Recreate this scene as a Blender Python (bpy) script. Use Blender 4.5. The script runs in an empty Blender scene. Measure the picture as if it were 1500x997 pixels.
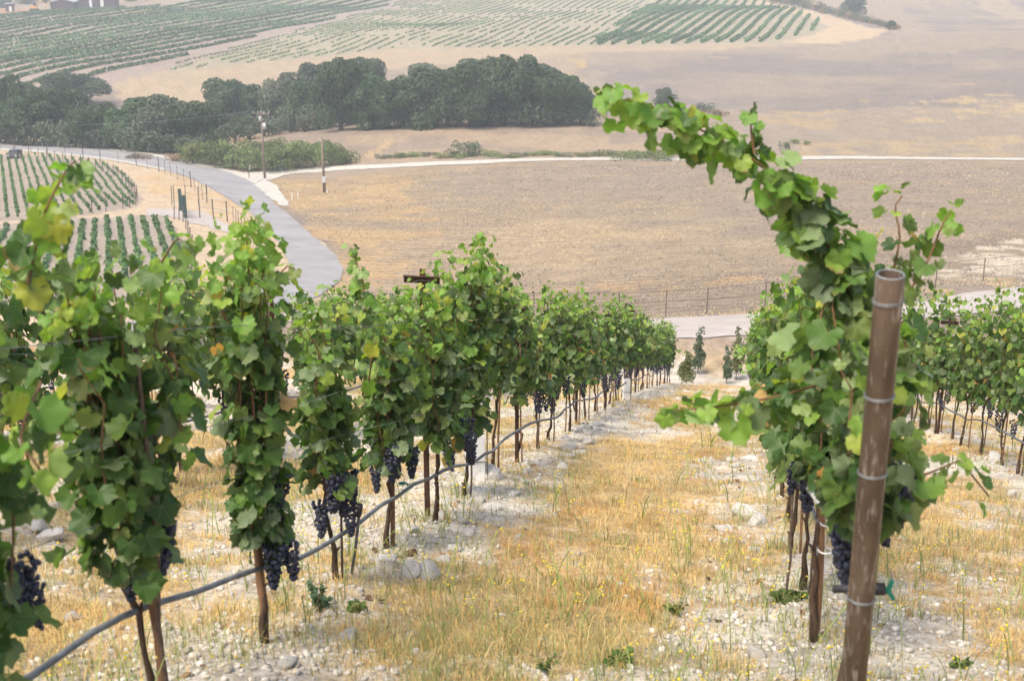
import bpy, math, random
import numpy as np
from mathutils import Vector, Matrix
D = bpy.data
S = bpy.context.scene
COL = S.collection
PI = math.pi
rad = math.radians

# ------------------------------------------------------------------ camera, world, sun, exposure
FPX = 2000.0                      # focal length in photo pixels (photo 1500 x 997)
PITCH = math.atan((498.5 + 150) / FPX)
YAW = rad(10.0)
CAMZ = 1.85
_cp, _sp, _cy, _sy = math.cos(PITCH), math.sin(PITCH), math.cos(YAW), math.sin(YAW)
CF = np.array([-_sy * _cp, _cy * _cp, -_sp]); CR = np.array([_cy, _sy, 0.0]); CU = np.cross(CR, CF)
cd = D.cameras.new('camera'); cam = D.objects.new('camera', cd); COL.objects.link(cam)
cd.sensor_width = 36.0; cd.lens = FPX / 1500 * 36
cam.location = (0, 0, CAMZ)
cam.rotation_euler = Matrix((CR, CU, -CF)).transposed().to_euler()
cd.clip_start = 0.05; cd.clip_end = 6000
cd.dof.use_dof = True; cd.dof.focus_distance = 14.0; cd.dof.aperture_fstop = 4.5
S.camera = cam
SUN_EL, SUN_AZ = rad(62), rad(215)         # azimuth from +Y clockwise
W = D.worlds.new('World'); S.world = W; W.use_nodes = True
nt = W.node_tree; nt.nodes.clear()
sky = nt.nodes.new('ShaderNodeTexSky'); sky.sky_type = 'NISHITA'; sky.sun_disc = False
sky.sun_elevation = SUN_EL; sky.sun_rotation = SUN_AZ; sky.dust_density = 6.0; sky.air_density = 1.0; sky.ozone_density = 1.0
bg = nt.nodes.new('ShaderNodeBackground'); bg.inputs[1].default_value = 0.13
wo = nt.nodes.new('ShaderNodeOutputWorld')
nt.links.new(sky.outputs[0], bg.inputs[0]); nt.links.new(bg.outputs[0], wo.inputs[0])
sl = D.lights.new('sun', 'SUN'); sl.energy = 1.8; sl.angle = rad(20); sl.color = (1.0, 0.92, 0.78)
sun = D.objects.new('sun', sl); COL.objects.link(sun)
_sd = Vector((math.sin(SUN_AZ) * math.cos(SUN_EL), math.cos(SUN_AZ) * math.cos(SUN_EL), math.sin(SUN_EL)))
sun.rotation_euler = _sd.to_track_quat('Z', 'Y').to_euler()
S.view_settings.view_transform = 'Standard'; S.view_settings.look = 'None'
S.view_settings.exposure = 1.06; S.view_settings.gamma = 1.0
S.render.engine = 'CYCLES'
S.cycles.use_denoising = True
S.cycles.max_bounces = 6; S.cycles.diffuse_bounces = 3; S.cycles.glossy_bounces = 2
S.cycles.transmission_bounces = 3; S.cycles.volume_bounces = 1; S.cycles.transparent_max_bounces = 6
HAZE = 0.00048

rng = np.random.default_rng(7)
random.seed(7)

# ------------------------------------------------------------------ noise and terrain height
def _h(ix, iy, s):
    n = (ix.astype(np.int64) * 374761393 + iy.astype(np.int64) * 668265263 + s * 974711) & 0x7fffffff
    n = ((n ^ (n >> 13)) * 1274126177) & 0x7fffffff
    return ((n ^ (n >> 16)) & 0xffff) / 65535.0
def vnoise(x, y, s=0):
    x = np.asarray(x, float); y = np.asarray(y, float)
    ix = np.floor(x); iy = np.floor(y); fx = x - ix; fy = y - iy
    fx = fx * fx * (3 - 2 * fx); fy = fy * fy * (3 - 2 * fy)
    a = _h(ix, iy, s); b = _h(ix + 1, iy, s); c = _h(ix, iy + 1, s); d = _h(ix + 1, iy + 1, s)
    return (a * (1 - fx) + b * fx) * (1 - fy) + (c * (1 - fx) + d * fx) * fy
def fbm(x, y, s=0, o=4):
    t = 0; a = .5; n = 0
    for k in range(o):
        t = t + a * vnoise(x * 2 ** k, y * 2 ** k, s + k); n += a; a *= .5
    return t / n
def sstep(a, b, x):
    t = np.clip((np.asarray(x, float) - a) / (b - a), 0, 1); return t * t * (3 - 2 * t)
def P(px, py, d):                 # photo pixel and camera depth to a world point
    v = CF + CR * ((px - 750) / FPX) + CU * ((498.5 - py) / FPX)
    return np.array([0, 0, CAMZ]) + v * d
def near_z(y):
    y = np.asarray(y, float); yy = np.clip(y, 0, 60)
    return -.28 * y - .0008 * yy * yy
CTRL = [(1040,505,54),(1040,470,64),(1035,460,68),(1300,455,64),(1500,425,72),(1440,410,80),(1480,330,120),(1480,238,205),
 (1000,400,88),(1000,330,125),(1000,250,185),(1000,237,202),(1250,330,122),(1250,236,205),(700,460,78),(700,420,92),(700,330,130),(700,242,200),
 (500,400,105),(400,300,160),(388,262,200),(475,282,182),(305,440,88),(285,330,130),(240,400,98),(200,300,145),(30,230,205),(130,225,215),
 (0,210,235),(240,255,185),(250,240,203),(0,340,122),(150,330,125),(0,430,90),(310,468,78),(450,440,92),(0,500,72),(60,205,250),(230,218,235),
 (600,187,245),(800,180,250),(1000,178,255),(450,197,242),(360,212,240),(500,172,285),(800,155,300),(340,195,280),(100,190,275),(600,150,320),(900,110,345),
 (1200,190,250),(1200,150,300),(1200,110,350),(1200,72,420),(1450,48,440),(1450,150,290),(900,72,410),(1000,62,450),
 (1000,30,560),(1000,0,680),(1220,50,480),(1200,30,540),(1450,20,600),(1400,-20,700),(600,62,450),(600,0,680),(450,75,430),
 (180,140,345),(300,90,400),(0,130,345),(100,120,360),(100,60,470),(100,20,580),(300,10,620),(0,22,575),
 (60,8,640),(750,-60,950),(200,-60,950),(1300,-70,950),(750,-125,1500),(-200,-120,1500),(1700,-125,1500),
 (-500,300,165),(-500,150,340),(-500,40,600),(2000,300,150),(2100,120,340),(2000,20,650),(-900,200,260),(2600,200,260)]
_cp3 = [P(*c) for c in CTRL]
for yy_ in (10, 20, 30, 38, 44, 48):
    for xx_ in (-150, -90, -45, -18, -6, 0, 6, 18, 45, 90, 150):
        if abs(xx_) * .55 > yy_ and yy_ > 36: continue
        _cp3.append(np.array([xx_, yy_, float(near_z(yy_))]))
_cp3 = np.array(_cp3)
def _U(r2): return 0.5 * r2 * np.log(r2 + 1e-9)
_SC = 100.0
_cx = _cp3[:, :2] / _SC; _n = len(_cx)
_K = _U(((_cx[:, None] - _cx[None]) ** 2).sum(-1)) + np.eye(_n) * 2e-4
_Pm = np.c_[np.ones(_n), _cx]
_A = np.block([[_K, _Pm], [_Pm.T, np.zeros((3, 3))]])
_w = np.linalg.solve(_A, np.r_[_cp3[:, 2], np.zeros(3)])
def tps(x, y):
    x = np.ravel(x) / _SC; y = np.ravel(y) / _SC
    out = np.empty(len(x))
    for i in range(0, len(x), 20000):
        q = np.c_[x[i:i + 20000], y[i:i + 20000]]
        out[i:i + 20000] = _U(((q[:, None] - _cx[None]) ** 2).sum(-1)) @ _w[:_n] + _w[_n] + q @ _w[_n + 1:]
    return out
ROWS = [-7.48, -4.84, -2.2, 0.44, 3.08, 5.72]
def H(x, y, micro=True):
    x = np.asarray(x, float); y = np.asarray(y, float); sh = np.broadcast(x, y).shape
    x = np.ravel(np.broadcast_to(x, sh)); y = np.ravel(np.broadcast_to(y, sh))
    w = sstep(40, 56, y); z = near_z(y)
    r = np.hypot(x, y)
    far = (w > 0)
    if far.any():
        xc = np.clip(x[far], -1900, 1900); yc = np.clip(y[far], 0, 1700)
        zt = tps(xc, yc); zt = np.clip(zt, -120, 90)
        z[far] = z[far] * (1 - w[far]) + zt * w[far]
    if micro:
        m = 1 - sstep(46, 56, y)
        b = 0
        for X in ROWS: b = b + np.exp(-((x - X - .05) / .38) ** 2)
        z = z + m * (b * .05 + (fbm(x * 1.3, y * 1.3, 3) - .5) * .12 + (fbm(x * 6, y * 6, 9, 2) - .5) * .035)
        z = z + sstep(60, 200, r) * (fbm(x / 45, y / 45, 21, 2) - .5) * 1.4 + sstep(260, 420, r) * (fbm(x / 85, y / 85, 27, 2) - .5) * 5.0
    return z.reshape(sh) if sh else float(z[0])
def ground(px, py):               # photo pixel to the terrain point seen there
    v = P(px, py, 1.0) - np.array([0, 0, CAMZ])
    t = np.geomspace(1.5, 2600, 900)
    q = v[None] * t[:, None]; q[:, 2] += CAMZ
    g = H(q[:, 0], q[:, 1])
    i = int(np.argmax(q[:, 2] < g))
    if i == 0: i = len(t) - 1
    a, b = t[i - 1], t[i]
    tt = np.linspace(a, b, 40); q = v[None] * tt[:, None]; q[:, 2] += CAMZ
    g = H(q[:, 0], q[:, 1]); j = int(np.argmax(q[:, 2] < g))
    p = q[j].copy(); p[2] = g[j]
    return p
def proj(p):
    v = np.asarray(p, float) - np.array([0, 0, CAMZ]); d = v @ CF
    return 750 + FPX * (v @ CR) / d, 498.5 - FPX * (v @ CU) / d, d
def gpt(x, y, dz=0): return Vector((x, y, H(x, y) + dz))
def inside(x, y, poly):
    x = np.asarray(x); y = np.asarray(y); c = np.zeros(x.shape, bool); n = len(poly)
    for i in range(n):
        x1, y1 = poly[i][:2]; x2, y2 = poly[(i + 1) % n][:2]
        if y1 == y2: continue
        k = ((y1 > y) != (y2 > y)) & (x < (x2 - x1) * (y - y1) / (y2 - y1) + x1); c ^= k
    return c

ORD = 'zeroth first second third fourth fifth sixth seventh eighth ninth tenth eleventh twelfth thirteenth fourteenth fifteenth sixteenth seventeenth eighteenth nineteenth twentieth'.split() + ['twenty ' + q for q in 'first second third fourth fifth sixth seventh eighth ninth'.split()] + ['thirty ' + q for q in 'first second third fourth fifth sixth seventh eighth ninth'.split()] + ['further'] * 80
# ------------------------------------------------------------------ object helpers
def tag(o, label=None, cat=None, group=None, kind=None):
    if label: o['label'] = label
    if cat: o['category'] = cat
    if group: o['group'] = group
    if kind: o['kind'] = kind
    return o
def mesh_of(name, V, F, mats=(), mi=None, smooth=False, attrs=None):
    m = D.meshes.new(name)
    V = np.asarray(V, np.float32)
    if isinstance(F, np.ndarray) and F.ndim == 2:
        k = F.shape[1]; n = len(F)
        m.vertices.add(len(V)); m.vertices.foreach_set('co', V.ravel())
        m.loops.add(n * k); m.loops.foreach_set('vertex_index', F.astype(np.int32).ravel())
        m.polygons.add(n); m.polygons.foreach_set('loop_start', np.arange(0, n * k, k, dtype=np.int32))
        m.update(calc_edges=True)
    else:
        m.from_pydata([tuple(map(float, v)) for v in V], [], [tuple(map(int, f)) for f in F])
    for a in mats: m.materials.append(a)
    if mi is not None: m.polygons.foreach_set('material_index', np.asarray(mi, np.int32))
    if smooth: m.polygons.foreach_set('use_smooth', np.ones(len(m.polygons), bool))
    for k, (typ, arr) in (attrs or {}).items():
        a = m.attributes.new(k, typ, 'POINT')
        a.data.foreach_set('color' if 'COLOR' in typ else 'vector' if 'VECTOR' in typ else 'value', np.asarray(arr, np.float32).ravel())
    m.update()
    return m
def link(name, me, parent=None, loc=None, rot=None, sc=None):
    o = D.objects.new(name, me); COL.objects.link(o)
    if parent is not None: o.parent = parent
    if loc is not None: o.location = loc
    if rot is not None: o.rotation_euler = rot
    if sc is not None: o.scale = (sc, sc, sc) if isinstance(sc, (int, float)) else sc
    return o
def empty(name, loc=(0, 0, 0), rz=0):
    o = link(name, None, None, loc, (0, 0, rz)); o.empty_display_size = .2; return o
class MB:
    def __init__(s): s.V = []; s.F = []; s.M = []
    def box(s, c, d, R=None, m=0, taper=1.0):
        n = len(s.V); c = Vector(c)
        for z in (-.5, .5):
            t = taper if z > 0 else 1
            for x, y in ((-.5, -.5), (.5, -.5), (.5, .5), (-.5, .5)):
                v = Vector((x * d[0] * t, y * d[1] * t, z * d[2]))
                if R is not None: v = R @ v
                s.V.append(tuple(c + v))
        for f in ((0, 3, 2, 1), (4, 5, 6, 7), (0, 1, 5, 4), (1, 2, 6, 5), (2, 3, 7, 6), (3, 0, 4, 7)):
            s.F.append([n + i for i in f]); s.M.append(m)
        return s
    def tube(s, pts, r, k=6, cap=True, m=0):
        pts = [Vector(p) for p in pts]; n0 = len(s.V); N = len(pts)
        rr = r if hasattr(r, '__len__') else [r] * N
        up = Vector((0, 0, 1)); t0 = (pts[1] - pts[0]).normalized()
        a = t0.cross(up)
        if a.length < .1: a = t0.cross(Vector((1, 0, 0)))
        a.normalize()
        for i, p in enumerate(pts):
            t = (pts[min(i + 1, N - 1)] - pts[max(i - 1, 0)]).normalized()
            a = (a - t * a.dot(t)).normalized(); b = t.cross(a)
            for j in range(k):
                q = 2 * PI * j / k
                s.V.append(tuple(p + (a * math.cos(q) + b * math.sin(q)) * rr[i]))
        for i in range(N - 1):
            for j in range(k):
                j2 = (j + 1) % k
                s.F.append([n0 + i * k + j, n0 + i * k + j2, n0 + (i + 1) * k + j2, n0 + (i + 1) * k + j]); s.M.append(m)
        if cap:
            s.F.append([n0 + j for j in range(k)][::-1]); s.M.append(m)
            s.F.append([n0 + (N - 1) * k + j for j in range(k)]); s.M.append(m)
        return s
    def mesh(s, name, mats, smooth=False):
        if not isinstance(mats, (list, tuple)): mats = [mats]
        return mesh_of(name, s.V, s.F, mats, s.M, smooth)
    def build(s, name, mats, parent=None, loc=None, rot=None, smooth=False):
        return link(name, s.mesh(name, mats, smooth), parent, loc, rot)

# ------------------------------------------------------------------ materials
def newmat(name):
    m = D.materials.new(name); m.use_nodes = True; t = m.node_tree; t.nodes.clear()
    o = t.nodes.new('ShaderNodeOutputMaterial'); b = t.nodes.new('ShaderNodeBsdfPrincipled')
    t.links.new(b.outputs[0], o.inputs[0]); return m, t, b, o
def N(t, ty, **kw):
    n = t.nodes.new(ty)
    for k, v in kw.items(): setattr(n, k, v)
    return n
def mixc(t, fac, a, b, mode='MIX'):
    n = N(t, 'ShaderNodeMix', data_type='RGBA', blend_type=mode)
    for i, v in ((0, fac), (6, a), (7, b)):
        if hasattr(v, 'links'): t.links.new(v, n.inputs[i])
        elif i == 0: n.inputs[0].default_value = v
        else: n.inputs[i].default_value = tuple(v) + (1,) if len(v) == 3 else v
    return n.outputs[2]
def math_(t, op, a, b=None, c=None, clamp=False):
    n = N(t, 'ShaderNodeMath', operation=op, use_clamp=clamp)
    for i, v in enumerate((a, b, c)):
        if v is None: continue
        if hasattr(v, 'links'): t.links.new(v, n.inputs[i])
        else: n.inputs[i].default_value = v
    return n.outputs[0]
def noise(t, scale, detail=4, rough=.6, coord='Object', vscale=None):
    tc = N(t, 'ShaderNodeTexCoord'); n = N(t, 'ShaderNodeTexNoise')
    n.inputs['Scale'].default_value = scale; n.inputs['Detail'].default_value = detail; n.inputs['Roughness'].default_value = rough
    src = tc.outputs[coord]
    if vscale:
        mp = N(t, 'ShaderNodeMapping'); mp.inputs['Scale'].default_value = vscale
        t.links.new(src, mp.inputs[0]); src = mp.outputs[0]
    t.links.new(src, n.inputs['Vector']); return n.outputs[0]
def ramp(t, src, stops):
    r = N(t, 'ShaderNodeValToRGB'); e = r.color_ramp.elements
    while len(e) < len(stops): e.new(.5)
    for i, (p, c) in enumerate(stops):
        e[i].position = p; e[i].color = tuple(c) + (1,) if len(c) == 3 else c
    t.links.new(src, r.inputs[0]); return r.outputs[0]
def bump(t, b, h, dist, st=1.0):
    n = N(t, 'ShaderNodeBump'); n.inputs['Distance'].default_value = dist; n.inputs['Strength'].default_value = st
    t.links.new(h, n.inputs['Height']); t.links.new(n.outputs[0], b.inputs['Normal'])
def simple(name, c1, c2, scale=8, rough=.8, bmp=0, metal=0, vscale=None, coord='Object', lo=.35, hi=.65, rand=0):
    m, t, b, o = newmat(name)
    n = noise(t, scale, 5, .65, coord, vscale)
    c = ramp(t, n, [(lo, c1), (hi, c2)])
    if rand:
        oi = N(t, 'ShaderNodeObjectInfo')
        k = math_(t, 'MULTIPLY_ADD', oi.outputs['Random'], rand, 1 - rand / 2)
        cc = N(t, 'ShaderNodeCombineColor')
        for i in range(3): t.links.new(k, cc.inputs[i])
        c = mixc(t, 1.0, c, cc.outputs[0], 'MULTIPLY')
    t.links.new(c, b.inputs['Base Color'])
    b.inputs['Roughness'].default_value = rough; b.inputs['Metallic'].default_value = metal
    b.inputs['Specular IOR Level'].default_value = .3
    if bmp: bump(t, b, n, bmp)
    return m
def leafmat(name, stops, trans=.35, under=(.18, .23, .125), rough=.5, veins=True):
    m, t, b, o = newmat(name)
    at = N(t, 'ShaderNodeAttribute', attribute_name='tint'); oi = N(t, 'ShaderNodeObjectInfo')
    f = math_(t, 'FRACT', math_(t, 'ADD', at.outputs['Fac'], oi.outputs['Random']))
    c = ramp(t, f, stops)
    if veins:
        lc = N(t, 'ShaderNodeAttribute', attribute_name='leafco'); sx = N(t, 'ShaderNodeSeparateXYZ'); t.links.new(lc.outputs['Vector'], sx.inputs[0])
        yy = math_(t, 'SUBTRACT', sx.outputs[1], .28)
        ang = math_(t, 'ARCTAN2', sx.outputs[0], yy); rr = math_(t, 'SQRT', math_(t, 'ADD', math_(t, 'MULTIPLY', sx.outputs[0], sx.outputs[0]), math_(t, 'MULTIPLY', yy, yy)))
        pr = math_(t, 'PINGPONG', ang, .5236)                    # main veins every 60 degrees from the petiole
        main = math_(t, 'SUBTRACT', 1.0, math_(t, 'DIVIDE', math_(t, 'MULTIPLY', pr, rr), .022), None, True)
        side = math_(t, 'GREATER_THAN', math_(t, 'SINE', math_(t, 'ADD', math_(t, 'MULTIPLY', rr, 46), math_(t, 'MULTIPLY', pr, -22))), .86)
        vn = math_(t, 'MAXIMUM', main, math_(t, 'MULTIPLY', side, .35))
        c = mixc(t, math_(t, 'MULTIPLY', vn, .5), c, (.24, .30, .12))
        ne = noise(t, 9, 4, .7); edge = math_(t, 'MULTIPLY', math_(t, 'GREATER_THAN', math_(t, 'ADD', math_(t, 'MULTIPLY', rr, .55), ne), 1.04), .8)
        c = mixc(t, edge, c, (.26, .17, .07))
    n = noise(t, 26, 3, .6)
    c = mixc(t, .55, c, ramp(t, n, [(.3, (.45, .5, .4)), (.7, (1.3, 1.25, 1.2))]), 'MULTIPLY')
    g = N(t, 'ShaderNodeNewGeometry')
    cu = mixc(t, .68, c, under)
    c2 = mixc(t, g.outputs['Backfacing'], c, cu)
    if not veins:
        k_ = math_(t, 'MULTIPLY_ADD', oi.outputs['Random'], .75, .62); kc = N(t, 'ShaderNodeCombineColor')
        for i_ in range(3): t.links.new(k_, kc.inputs[i_])
        c2 = mixc(t, 1.0, c2, kc.outputs[0], 'MULTIPLY')
    t.links.new(c2, b.inputs['Base Color']); b.inputs['Roughness'].default_value = rough
    b.inputs['Specular IOR Level'].default_value = .35
    tr = N(t, 'ShaderNodeBsdfTranslucent')
    ct = mixc(t, 1.0, c, (1.5, 1.7, .55), 'MULTIPLY'); t.links.new(ct, tr.inputs[0])
    mx = N(t, 'ShaderNodeMixShader'); mx.inputs[0].default_value = trans
    t.links.new(b.outputs[0], mx.inputs[1]); t.links.new(tr.outputs[0], mx.inputs[2]); t.links.new(mx.outputs[0], o.inputs[0])
    return m
M = {}
M['leaf'] = leafmat('vine_leaf', [(0, (.026, .068, .016)), (.3, (.044, .105, .022)), (.6, (.072, .150, .028)), (.85, (.115, .185, .040)), (1, (.18, .215, .065))])
M['young'] = leafmat('young_leaf', [(0, (.14, .28, .06)), (.5, (.20, .34, .06)), (.85, (.27, .36, .07)), (1, (.38, .38, .06))], .45, (.28, .36, .18))
M['autumn'] = leafmat('autumn_leaf', [(0, (.55, .33, .06)), (.5, (.50, .22, .06)), (1, (.42, .36, .10))], .35, (.5, .35, .16))
M['oak'] = leafmat('oak_leaf', [(0, (.012, .044, .014)), (.4, (.027, .080, .022)), (.8, (.052, .115, .030)), (1, (.085, .13, .04))], .15, (.05, .07, .04), .7, veins=False)
M['oak_pale'] = leafmat('pale_oak_leaf', [(0, (.05, .075, .045)), (.5, (.075, .10, .06)), (1, (.11, .12, .075))], .15, (.09, .11, .07), .7, veins=False)
M['bush'] = leafmat('bush_leaf', [(0, (.06, .12, .025)), (.5, (.11, .18, .04)), (.9, (.18, .21, .06)), (1, (.24, .22, .08))], .2, (.15, .17, .07), .7, veins=False)
M['rust_bush'] = leafmat('dry_brush_leaf', [(0, (.16, .10, .06)), (.5, (.22, .14, .08)), (1, (.16, .16, .08))], .2, (.2, .15, .1), .8, veins=False)
M['far_leaf'] = leafmat('far_vine_leaf', [(0, (.045, .11, .045)), (.5, (.075, .16, .06)), (1, (.12, .20, .08))], .25, (.10, .15, .08), .7, veins=False)
M['cypress'] = leafmat('sapling_leaf', [(0, (.05, .10, .05)), (.6, (.09, .15, .08)), (1, (.14, .19, .11))], .2, (.12, .16, .10), .7, veins=False)
M['trunk'] = simple('vine_bark', (.030, .019, .013), (.115, .072, .045), 40, .95, .01, vscale=(1, 1, .25))
M['cane'] = simple('cane_bark', (.10, .05, .025), (.19, .11, .05), 60, .7)
M['green_cane'] = simple('green_cane', (.16, .20, .06), (.30, .24, .09), 60, .7)
M['oak_bark'] = simple('oak_bark', (.05, .04, .03), (.13, .10, .08), 6, .95)
M['rust'] = simple('rusty_steel', (.03, .018, .014), (.10, .045, .026), 14, .75, .002, .2)
M['pipe'] = None
M['grape'] = None
M['wire'] = simple('galvanised_wire', (.13, .14, .14), (.27, .28, .28), 30, .5, 0, .4)
M['hose'] = simple('grey_hose', (.085, .095, .105), (.20, .21, .22), 9, .75, .001)
M['hose_pale'] = simple('bleached_hose', (.40, .42, .45), (.60, .61, .62), 9, .6)
M['black'] = simple('black_plastic', (.015, .015, .017), (.035, .035, .04), 20, .6)
M['teal'] = simple('teal_plastic', (.01, .16, .10), (.02, .22, .14), 20, .5)
M['bamboo'] = simple('wood_stake', (.12, .065, .035), (.30, .17, .09), 25, .85, .002, vscale=(1, 1, .12))
M['stake'] = simple('steel_stake', (.06, .04, .03), (.16, .11, .08), 30, .8)
M['white'] = simple('white_plastic', (.62, .63, .64), (.76, .76, .76), 6, .6)
M['rock'] = simple('limestone', (.52, .49, .44), (.74, .71, .66), 7, .95, .03, rand=.4)
M['gravel'] = simple('limestone_gravel', (.24, .21, .17), (.62, .59, .53), 34, .95)
M['rock_dark'] = simple('red_stone', (.12, .055, .045), (.25, .13, .10), 9, .9, .02)
M['pole'] = simple('pole_wood', (.13, .10, .085), (.24, .19, .16), 4, .9)
M['grey_metal'] = simple('grey_metal', (.40, .42, .44), (.55, .56, .57), 6, .5)
M['fence'] = simple('fence_post', (.07, .06, .055), (.15, .12, .10), 6, .9)
M['green_metal'] = simple('green_steel', (.025, .055, .055), (.04, .08, .075), 6, .7)
M['barn'] = simple('dark_siding', (.06, .04, .045), (.10, .065, .07), 1, .8)
M['roof'] = simple('metal_roof', (.30, .31, .34), (.42, .43, .45), .5, .5)
M['blue'] = simple('blue_plastic', (.03, .12, .32), (.05, .17, .40), 3, .6)
M['yellow'] = simple('machine_yellow', (.50, .26, .05), (.60, .34, .08), 1, .6)
M['glass'] = simple('dark_glass', (.02, .025, .03), (.05, .055, .06), 2, .15)
M['car'] = simple('dark_car_paint', (.05, .055, .065), (.08, .085, .095), 1, .3)
def pipe_material():
    m, t, b, o = newmat('weathered_pipe')
    n = noise(t, 9, 6, .7, vscale=(1, 1, .25)); n2 = noise(t, 60, 4, .6, vscale=(1, 1, .15))
    c = ramp(t, n, [(.3, (.050, .034, .022)), (.5, (.098, .066, .044)), (.72, (.15, .108, .080))])
    c = mixc(t, ramp(t, n2, [(.55, (0, 0, 0)), (.70, (.75, .75, .75))]), c, (.36, .32, .28))
    t.links.new(c, b.inputs['Base Color']); b.inputs['Roughness'].default_value = .42; b.inputs['Metallic'].default_value = .35
    bump(t, b, n2, .001); return m
M['pipe'] = pipe_material()
def grape_material():
    m, t, b, o = newmat('grape_skin')
    n = noise(t, 60, 3, .6)
    c = ramp(t, n, [(.35, (.006, .007, .016)), (.65, (.035, .042, .085))])
    t.links.new(c, b.inputs['Base Color']); b.inputs['Roughness'].default_value = .55
    return m
M['grape'] = grape_material()
def attr_mat(name, rough=.95, fine=60.0, amt=.5, coarse=None):
    m, t, b, o = newmat(name)
    at = N(t, 'ShaderNodeAttribute', attribute_name='shade')
    c = at.outputs['Color']
    n = noise(t, fine, 5, .7)
    c = mixc(t, amt, c, ramp(t, n, [(.25, (.5, .48, .45)), (.75, (1.45, 1.45, 1.45))]), 'MULTIPLY')
    t.links.new(c, b.inputs['Base Color']); b.inputs['Roughness'].default_value = rough
    b.inputs['Specular IOR Level'].default_value = .15
    bump(t, b, n, 1.0 / fine)
    return m
M['asphalt'] = simple('asphalt', (.20, .195, .20), (.275, .27, .275), .25, .9)
M['asphalt_edge'] = simple('pale_gravel', (.34, .32, .28), (.47, .445, .40), 1.1, .95)
M['dirt'] = simple('dirt_track', (.30, .27, .25), (.38, .345, .32), .6, .95)
def grass_mat(name):
    m, t, b, o = newmat(name)
    at = N(t, 'ShaderNodeAttribute', attribute_name='shade')
    t.links.new(at.outputs['Color'], b.inputs['Base Color']); b.inputs['Roughness'].default_value = .8
    b.inputs['Specular IOR Level'].default_value = .2
    tr = N(t, 'ShaderNodeBsdfTranslucent'); t.links.new(at.outputs['Color'], tr.inputs[0])
    mx = N(t, 'ShaderNodeMixShader'); mx.inputs[0].default_value = .3
    t.links.new(b.outputs[0], mx.inputs[1]); t.links.new(tr.outputs[0], mx.inputs[2]); t.links.new(mx.outputs[0], o.inputs[0])
    return m
M['grass'] = grass_mat('dry_grass')

# ------------------------------------------------------------------ the ground sheet
def wpoly(pts): return [tuple(ground(*p)[:2]) for p in pts]
STRAW, CHALK, OCHRE = np.array([.43, .325, .175]), np.array([.52, .485, .425]), np.array([.38, .255, .13])
def straw_mask(x, y):             # 1 = dry grass, 0 = bare chalk, in the near vineyard
    n = fbm(x * .9, y * .45, 31, 4); f = fbm(x * 4, y * 4, 41, 3)
    row = 0
    for X in ROWS: row = np.maximum(row, np.exp(-((x - X - .15) / .5) ** 2))
    trk = np.exp(-((x + .15) / .33) ** 2) + np.exp(-((x + 2.8 - 0) / .3) ** 2)
    base = .72 + (n - .5) * 2.9 + (f - .5) * 1.0 - row * .62 - trk * .36 + .30 * np.exp(-((x + 1.05) / .6) ** 2) - .16 * np.exp(-((x + 2.0) / .35) ** 2)
    base = base + .12 * np.exp(-((x + 1.2) / 1.0) ** 2) * sstep(16, 28, y)
    return sstep(.12, 1.0, base + (fbm(x * 11, y * 11, 43, 2) - .5) * .7)
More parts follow.
